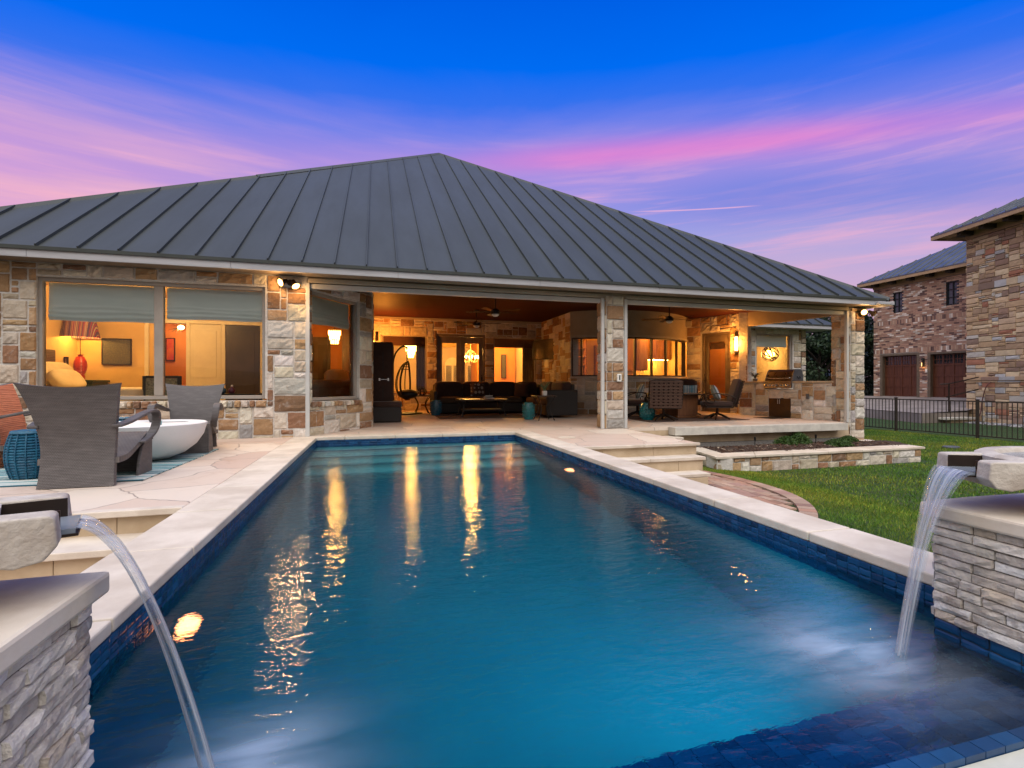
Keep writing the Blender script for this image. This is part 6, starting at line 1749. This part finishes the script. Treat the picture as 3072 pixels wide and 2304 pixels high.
mb = MB(); mb.prism(pf, -.325, .325, M=Mx); hd = mb.build('hood', pm('tinted_steel_hood', (.15, .11, .09), (.10, .075, .06), 4, .3, .9), e, bevel=.008)
mb = MB()
for s in (-1, 1): mb.prism([(a * 1.03 - .006, .178 + (b_ - .178) * 1.03) for a, b_ in pf], s * .327 if s > 0 else -.362, .362 if s > 0 else -.327, M=Mx)
mb.build('hood_cheek', M['greymetal'], hd, bevel=.012)
mb = MB(); mb.tube([(-.30, .0, .26), (-.30, -.045, .25), (.30, -.045, .25), (.30, .0, .26)], .012, 8); mb.build('handle', M['chrome'], hd)
mb = MB(); mb.tube(catmull([(.364, .30, .30), (.39, .30, .25), (.39, .20, .25), (.364, .20, .30)], 4), .010, 6); mb.build('side_hook', M['black'], hd)
mb = MB(); mb.box(.0, -.0, .0, .75, .5, .008); o = mb.build('mat', M['black']); o.location = (9.25, 9.75, zf(9.7) + .001); o.rotation_euler = (0, 0, rad(12)); tag(o, 'thin dark mat on the floor below the grill', 'mat')
# control box on the middle pillar
e = thing('control_box', 'white control box with a dark display on the middle stone pillar', 'control box', (4.52, 8.535, .98))
mb = MB(); mb.box(-.045, -.02, -.075, .045, .03, .075); mb.build('case', M['white'], e, bevel=.012)
mb = MB(); mb.box(-.013, -.023, -.04, .013, -.019, .05); mb.build('display', M['black'], e)

e = thing('outdoor_speaker', 'small pale speaker box under the patio ceiling where the curved wall ends', 'speaker', (8.98, 12.78, 2.66), rad(-25))
mb = MB(); mb.box(-.15, -.11, -.09, .15, .02, .09); mb.build('case', M['valance'], e, bevel=.012)
mb = MB(); mb.box(-.13, -.116, -.07, .13, -.111, .07); mb.build('grille', M['stucco'], e)
p_ = fc(.30, .935, -.25)
e = thing('potted_plant', 'small dark spiky plant on the left end of the grill counter', 'potted plant', p_)
mb = MB(); mb.lathe([(.05, 0), (.065, .07), (.058, .075), (.05, .06), (0, .06)], n=16); mb.build('pot', M['greymetal'], e, smooth='auto')
mb = MB()
for k in range(22):
    a = k * 2.4; L = .10 + .05 * (k % 3); mb.tube(catmull([(0, 0, .06), (math.cos(a) * L * .4, math.sin(a) * L * .4, .06 + L * .8), (math.cos(a) * L * 1.0, math.sin(a) * L * 1.0, .06 + L * (.7 + .2 * (k % 2)))], 3), [.009, .009, .008, .008, .006, .004, .002], 5)
mb.build('leaves', pm('dark_leaf', (.03, .045, .02), (.02, .03, .014), 20, .5), e, smooth=True)
# ------------------------------------------------------------------ bedroom and other rooms
e = thing('table_lamp', 'bedroom lamp with a red ribbed base and a striped shade', 'table lamp', (-5.82, 12.0, .94))
mb = MB(); prof = [(.0, 0), (.075, 0), (.075, .09), (.06, .12)]
for i in range(12): v = i / 11; R_ = .065 + .05 * math.sin(PI * (.1 + .85 * v)); prof += [(R_, .13 + v * .33), (R_ - .006, .145 + v * .33)]
prof += [(.03, .49), (.06, .52), (.0, .52)]
mb.lathe(prof, n=24); mb.build('lamp_base', M['terracotta'], e, smooth='auto')
mb = MB(); mb.tube([(0, 0, .5), (0, 0, 1.0)], .006, 6); mb.build('stem', M['bronze'], e)
mb = MB(); n = 40; vs = []
for z, R_ in ((.87, .32), (1.25, .25)):
    for k in range(n): vs.append((math.cos(2 * PI * k / n) * R_, math.sin(2 * PI * k / n) * R_, z))
mb.add(vs, [(k, (k + 1) % n, n + (k + 1) % n, n + k) for k in range(n)]); mb.build('lamp_shade', M['shade_stripe'], e, smooth=True)
mb = MB(); mb.ball(0, 0, 1.02, .05); mb.build('bulb', M['bulb'], e, smooth=True)
lamp('bedside_light', (-5.82, 12.0, 1.90), 40, (1, .50, .09), .07)
e = thing('nightstand', 'dark green nightstand under the red lamp', 'nightstand', (-5.78, 12.05, .16))
mb = MB(); mb.box(-.28, -.3, -.14, .28, .3, .74); mb.box(-.31, -.33, .74, .31, .33, .78); mb.build('cabinet', pm('dark_green_paint', (.035, .06, .04), rough=.5), e, bevel=.006)
mb = MB(); mb.box(-.22, -.315, .1, .22, -.301, .38); mb.box(-.22, -.315, .42, .22, -.301, .7); mb.build('drawer', pm('dark_green_drawer', (.03, .052, .035), rough=.5), e, bevel=.004)
e = thing('bed', 'bed with a woven brown headboard and cream bedding inside the bedroom', 'bed', (-5.0, 10.6, .02))
mb = MB(); mb.box(-1.04, -.75, 0, -.97, .9, 1.50); mb.build('headboard', M['strapwicker'], e, bevel=.02)
mb = MB(); mb.box(-.96, -.75, .15, 1.05, .8, .45); mb.build('bed_frame', M['cabinet'], e, bevel=.01)
mb = MB(); cushion(mb, -.98, -.78, .40, 1.08, .84, .78, sq=.22); mb.build('mattress', M['cream'], e, smooth=True)
def bedpillow(x, y, z, w, h, d, rx, rz, label):
    mb = MB(); mb.ball(0, 0, 0, w / 2, d / 2, h / 2, n=12, sq=.55); o = mb.build('bed_pillow', M['cream'], smooth=True); o.location = (x, y, z); o.rotation_euler = (rx, 0, rz); tag(o, label, 'pillow', 'cream pillows on the bed')
bedpillow(-5.70, 11.0, 1.0, .75, .55, .26, rad(-25), rad(80), 'larger cream pillow leaning on the woven headboard')
bedpillow(-5.42, 10.75, .93, .6, .42, .22, rad(-38), rad(75), 'cream pillow lying in front of the larger one')
def art(x0, x1, z0, z1, y, m, label, fr='bronze', name='wall_picture', rz=0):
    e = thing(name, label, 'picture', ((x0 + x1) / 2, y, (z0 + z1) / 2), rz, group='pictures on the walls indoors'); w, h = (x1 - x0) / 2, (z1 - z0) / 2; t = .02
    mb = MB()
    for a in ((-w, -h, -w + t, h), (w - t, -h, w, h)): mb.box(a[0], -.035, a[1], a[2], 0, a[3])
    for a in ((-h, -h + t), (h - t, h)): mb.box(-w + t, -.035, a[0], w - t, 0, a[1])
    mb.build('picture_frame', M[fr], e)
    mb = MB(); mb.box(-w + t, -.028, -h + t, w - t, -.003, h - t); mb.build('canvas', M[m], e)
art(-5.62, -5.08, 1.27, 1.835, 12.39, 'paint_grey', 'dark textured picture on the bedroom back wall')
art(-6.06, -5.99, 1.12, 1.41, 11.95, 'paint_small', 'small brown and cream picture left of the red lamp', rz=0)
art(-5.08, -4.88, 1.45, 2.02, 14.18, 'paint_red', 'pink and red picture in the orange room behind the bedroom')
art(3.85, 4.18, 1.1, 2.05, 18.17, 'navydoor', 'tall dark panel on the orange wall seen through the back window')
art(4.62, 4.82, 1.1, 2.0, 18.17, 'paint_grey', 'narrow picture right of the tall dark panel')
e = thing('side_chair', 'dark framed chair with leaf patterned cloth behind the bedroom window', 'chair', (-3.66, 10.05, .02))
mb = MB()
for s in (-1, 1): mb.box(s * .27 - .025, -.03, .0, s * .27 + .025, .03, .98)
mb.box(-.245, -.03, .94, .245, .03, .985); mb.box(-.28, .03, .40, .28, .5, .46)
for s in (-1, 1): mb.box(s * .25 - .02, .46, 0, s * .25 + .02, .5, .40)
mb.build('frame', M['black'], e, bevel=.006)
mb = MB(); mb.box(-.243, -.035, .5, .243, .02, .938); mb.build('backrest', M['pattern'], e, bevel=.01)
mb = MB(); cushion(mb, -.27, .03, .45, .27, .5, .54); mb.build('seat_cushion', M['pattern'], e, smooth=True)
e = thing('console_table', 'dark low table inside the bedroom window holding small vases', 'table', (-2.45, 9.35, .02))
mb = MB(); mb.box(-.55, -.18, .64, .55, .18, .675); mb.build('table_top', M['black'], e)
for s in (-1, 1):
    for q in (-1, 1): mb = MB(); mb.box(s * .5 - .02, q * .14 - .02, 0, s * .5 + .02, q * .14 + .02, .64); mb.build('leg', M['black'], e)
for x, m, lab in ((-2.50, 'blueglaze', 'small blue vase on the table inside the bedroom window'), (-2.36, 'plum', 'small plum coloured vase next to the blue one')):
    if m == 'plum': M['plum'] = pm('plum_glaze', (.12, .02, .06), rough=.3)
    e = thing('vase', lab, 'vase', (x, 9.3, .696), group='small vases in the bedroom')
    mb = MB(); mb.lathe([(.03, 0), (.055, .04), (.05, .08), (.02, .10), (.028, .115), (0, .115)], n=16); mb.build('body', M[m], e, smooth=True)
    mb = MB(); mb.ball(0, 0, .13, .02, .02, .02, n=5); mb.build('stopper', M['white'], e, smooth=True)
# star burst lamp in the orange room
e = thing('starburst_lamp', 'spiky starburst ceiling lamp glowing in the room behind the bedroom', 'ceiling lamp', (-4.66, 13.75, 2.25))
mb = MB(); r = random.Random(4)
for k in range(46):
    d = Vector((r.gauss(0, 1), r.gauss(0, 1) * .6, r.gauss(0, .55))).normalized() * r.uniform(.14, .24); mb.tube([tuple(d * .2), tuple(d)], [.006, .002], 4)
mb.tube([(0, 0, .1), (0, 0, .36)], .008, 5); mb.build('spikes', M['bronze'], e)
mb = MB(); mb.ball(.05, 0, 0, .075, .06, .055, n=8); mb.build('bulb', M['bulbwarm'], e, smooth=True)
# sofa in the sitting room
e = thing('tufted_sofa', 'grey tufted sofa with its back to the angled window', 'sofa', (-.95, 10.75, .02), rad(38))
mb = MB(); mb.box(-.8, -.12, .1, .62, .12, .80); mb.tube([(-.8, 0, .80), (.62, 0, .80)], .13, 14)
mb.box(-.8, .1, .1, .62, .8, .42); mb.build('body', M['sofacloth'], e, bevel=.02)
mb = MB()
for i in range(6): mb.ball(-.65 + i * .23, -.122, .58, .018, .012, .018, n=4); mb.ball(-.54 + i * .23, -.122, .40, .018, .012, .018, n=4)
mb.build('button', M['sofacloth'], e)
mb = MB(); mb.ball(0, 0, 0, .27, .10, .17, n=10, sq=.6); o = mb.build('sofa_pillow', M['blind'], smooth=True); o.location = (-.80, 11.0, 1.0); o.rotation_euler = (rad(-15), 0, rad(35)); tag(o, 'pale pillow resting on the grey tufted sofa', 'pillow')
# chandeliers
def tiered(x, y, ztop, zbot, R_, label, chain=2.95, tiers=4):
    e = thing('crystal_chandelier', label, 'chandelier', (x, y, zbot), group='lit chandeliers indoors'); hgt = ztop - zbot
    mb = MB(); mb.tube([(0, 0, hgt), (0, 0, chain - zbot)], .008, 5)
    for t_ in range(tiers): mb.lathe([(R_ * (1 - t_ * .2) + .006, hgt * (1 - t_ / tiers) - .012), (R_ * (1 - t_ * .2) + .006, hgt * (1 - t_ / tiers) + .006)], n=24)
    mb.build('frame', M['bronze'], e)
    for t_ in range(tiers):
        rr_ = R_ * (1 - t_ * .2); n = max(8, int(rr_ * 2 * PI / .045)); mb = MB(); z1 = hgt * (1 - t_ / tiers); z0 = z1 - hgt / tiers * 1.05
        for k in range(n): a = 2 * PI * k / n; mb.prism([(math.cos(a) * rr_ + math.cos(a + q) * .013, math.sin(a) * rr_ + math.sin(a + q) * .013) for q in (0, 2.1, 4.2)], max(0, z0), z1)
        mb.build('crystal_tier', M['crystal'], e)
tiered(1.12, 16.6, 2.20, 1.74, .20, 'crystal tiered chandelier glowing behind the hanging chair')
tiered(-.96, 12.5, 2.15, 1.83, .13, 'small crystal chandelier glowing in the room behind the angled window', 2.74, 3)
e = thing('candle_chandelier', 'branched chandelier with lit candle bulbs seen through the double glazed door', 'chandelier', (3.22, 17.0, 1.50), group='lit chandeliers indoors')
mb = MB(); mb.tube([(0, 0, .62), (0, 0, 1.46)], .008, 5); mb.lathe([(.02, .6), (.05, .5), (.03, .3), (.06, .18), (.02, .08), (0, .02)], n=12)
arms = []
for k in range(8):
    a = 2 * PI * k / 8; q = [(math.cos(a) * R_, math.sin(a) * R_, z) for R_, z in ((.03, .25), (.12, .13), (.22, .16), (.27, .26))]; mb.tube(catmull(q, 4), .010, 5); arms.append(q[-1])
    q2 = [(math.cos(a) * R_, math.sin(a) * R_, z) for R_, z in ((.27, .26), (.18, .42), (.06, .55))]; mb.tube(catmull(q2, 4), .006, 4)
mb.build('arms', M['tantrim'], e)
for q in arms: mb = MB(); mb.lathe([(.012, 0), (.016, .05)], *q, n=6); mb.ball(q[0], q[1], q[2] + .075, .026, .026, .04, n=6); mb.build('bulb', M['bulbwarm'], e, smooth=True)
e = thing('orb_pendant', 'round banded pendant lamp in the breakfast nook window', 'pendant lamp', (12.98, 13.75, 1.90))
mb = MB()
for k in range(6):
    Mx = Matrix.Rotation(k * PI / 6, 4, 'Z') @ Matrix.Rotation(rad(35 + 20 * (k % 3)), 4, 'X'); ribbon(mb, [Mx @ Vector((math.cos(2 * PI * i / 30) * .27, math.sin(2 * PI * i / 30) * .27, 0)) for i in range(31)], Mx @ Vector((0, 0, 1)), .035, .008)
mb.tube([(0, 0, .25), (0, 0, .8)], .008, 5); mb.build('bands', M['bronze'], e)
mb = MB(); mb.ball(0, 0, 0, .15, .15, .15, n=10); mb.build('bulb', M['crystal'], e, smooth=True)
# curtains and woven valances at the back windows
def curtain(x0, x1, z0, z1, y, label):
    mb = MB()
    mb.grid(lambda u, v: Vector((x0 + (x1 - x0) * u, y + .025 * math.sin(u * (x1 - x0) * 70) * (1 - .3 * v), z0 + (z1 - z0) * v)), 30, 8, thick=lambda u, v: (0, .006, 0)); o = mb.build('curtain', M['curtain'], smooth=True); tag(o, label, 'curtain', 'curtains at the back windows')
curtain(1.20, 1.56, .1, 2.4, 15.34, 'brown curtain behind the right side of the hanging chair window')
curtain(4.62, 5.06, .1, 2.4, 15.34, 'brown curtain at the right of the window by the television')
for x0, x1, lab in ((.22, 1.56, 'dark woven shade at the top of the hanging chair window'), (3.66, 5.06, 'dark woven shade at the top of the window by the television')):
    mb = MB(); mb.box(x0, 15.27, 2.08, x1, 15.30, 2.36); mb.box(x0, 15.262, 2.04, x1, 15.305, 2.08); hb(mb, 'woven_shade', pm('bamboo_shade', (.10, .03, .015), (.05, .016, .008), 3, .7, stretch=(1, 1, 40), bump=.4), win_a if x0 < 1 else win_b)
e = thing('kitchen_faucet', 'curved chrome faucet in the lit kitchen window', 'faucet', (8.25, 14.2, 1.002)); mb = MB(); mb.tube(catmull([(0, 0, 0), (0, 0, .22), (.05, 0, .30), (.12, 0, .27), (.13, 0, .2)], 5), .012, 7); mb.build('spout', M['chrome'], e, smooth=True)
mb = MB(); mb.lathe([(.03, 0), (.025, .03), (.014, .04)], n=10); mb.build('base', M['chrome'], e)
mb = MB(); mb.box(5.6, 12.62, .9, 9.0, 12.95, 1.02) if False else None
e = thing('ottoman', 'yellow quilted round ottoman behind the angled glazed door', 'ottoman', (10.18, 12.85, .06)); mb = MB(); mb.lathe([(.25, 0), (.27, .05), (.27, .30), (.24, .36), (0, .38)], n=24); mb.build('seat', M['cream'], e, smooth=True)
mb = MB(); 
for k in range(4): mb.lathe([(.015, -.05), (.02, 0)], math.cos(k * 1.57) * .2, math.sin(k * 1.57) * .2, 0, 8)
mb.build('leg', M['cabinet'], e)

# ------------------------------------------------------------------ render settings
sc.view_settings.view_transform = 'Standard'; sc.view_settings.look = 'None'; sc.view_settings.exposure = 0; sc.view_settings.gamma = 1
cy = sc.cycles
cy.use_denoising = True
try: cy.denoiser = 'OPENIMAGEDENOISE'; cy.denoising_input_passes = 'RGB_ALBEDO_NORMAL'
except Exception: pass
cy.max_bounces = 8; cy.diffuse_bounces = 3; cy.glossy_bounces = 4; cy.transmission_bounces = 6; cy.transparent_max_bounces = 16
cy.sample_clamp_indirect = 6; cy.sample_clamp_direct = 0
cy.caustics_reflective = False; cy.caustics_refractive = True
cy.use_light_tree = True
cy.use_adaptive_sampling = True; cy.adaptive_threshold = .01
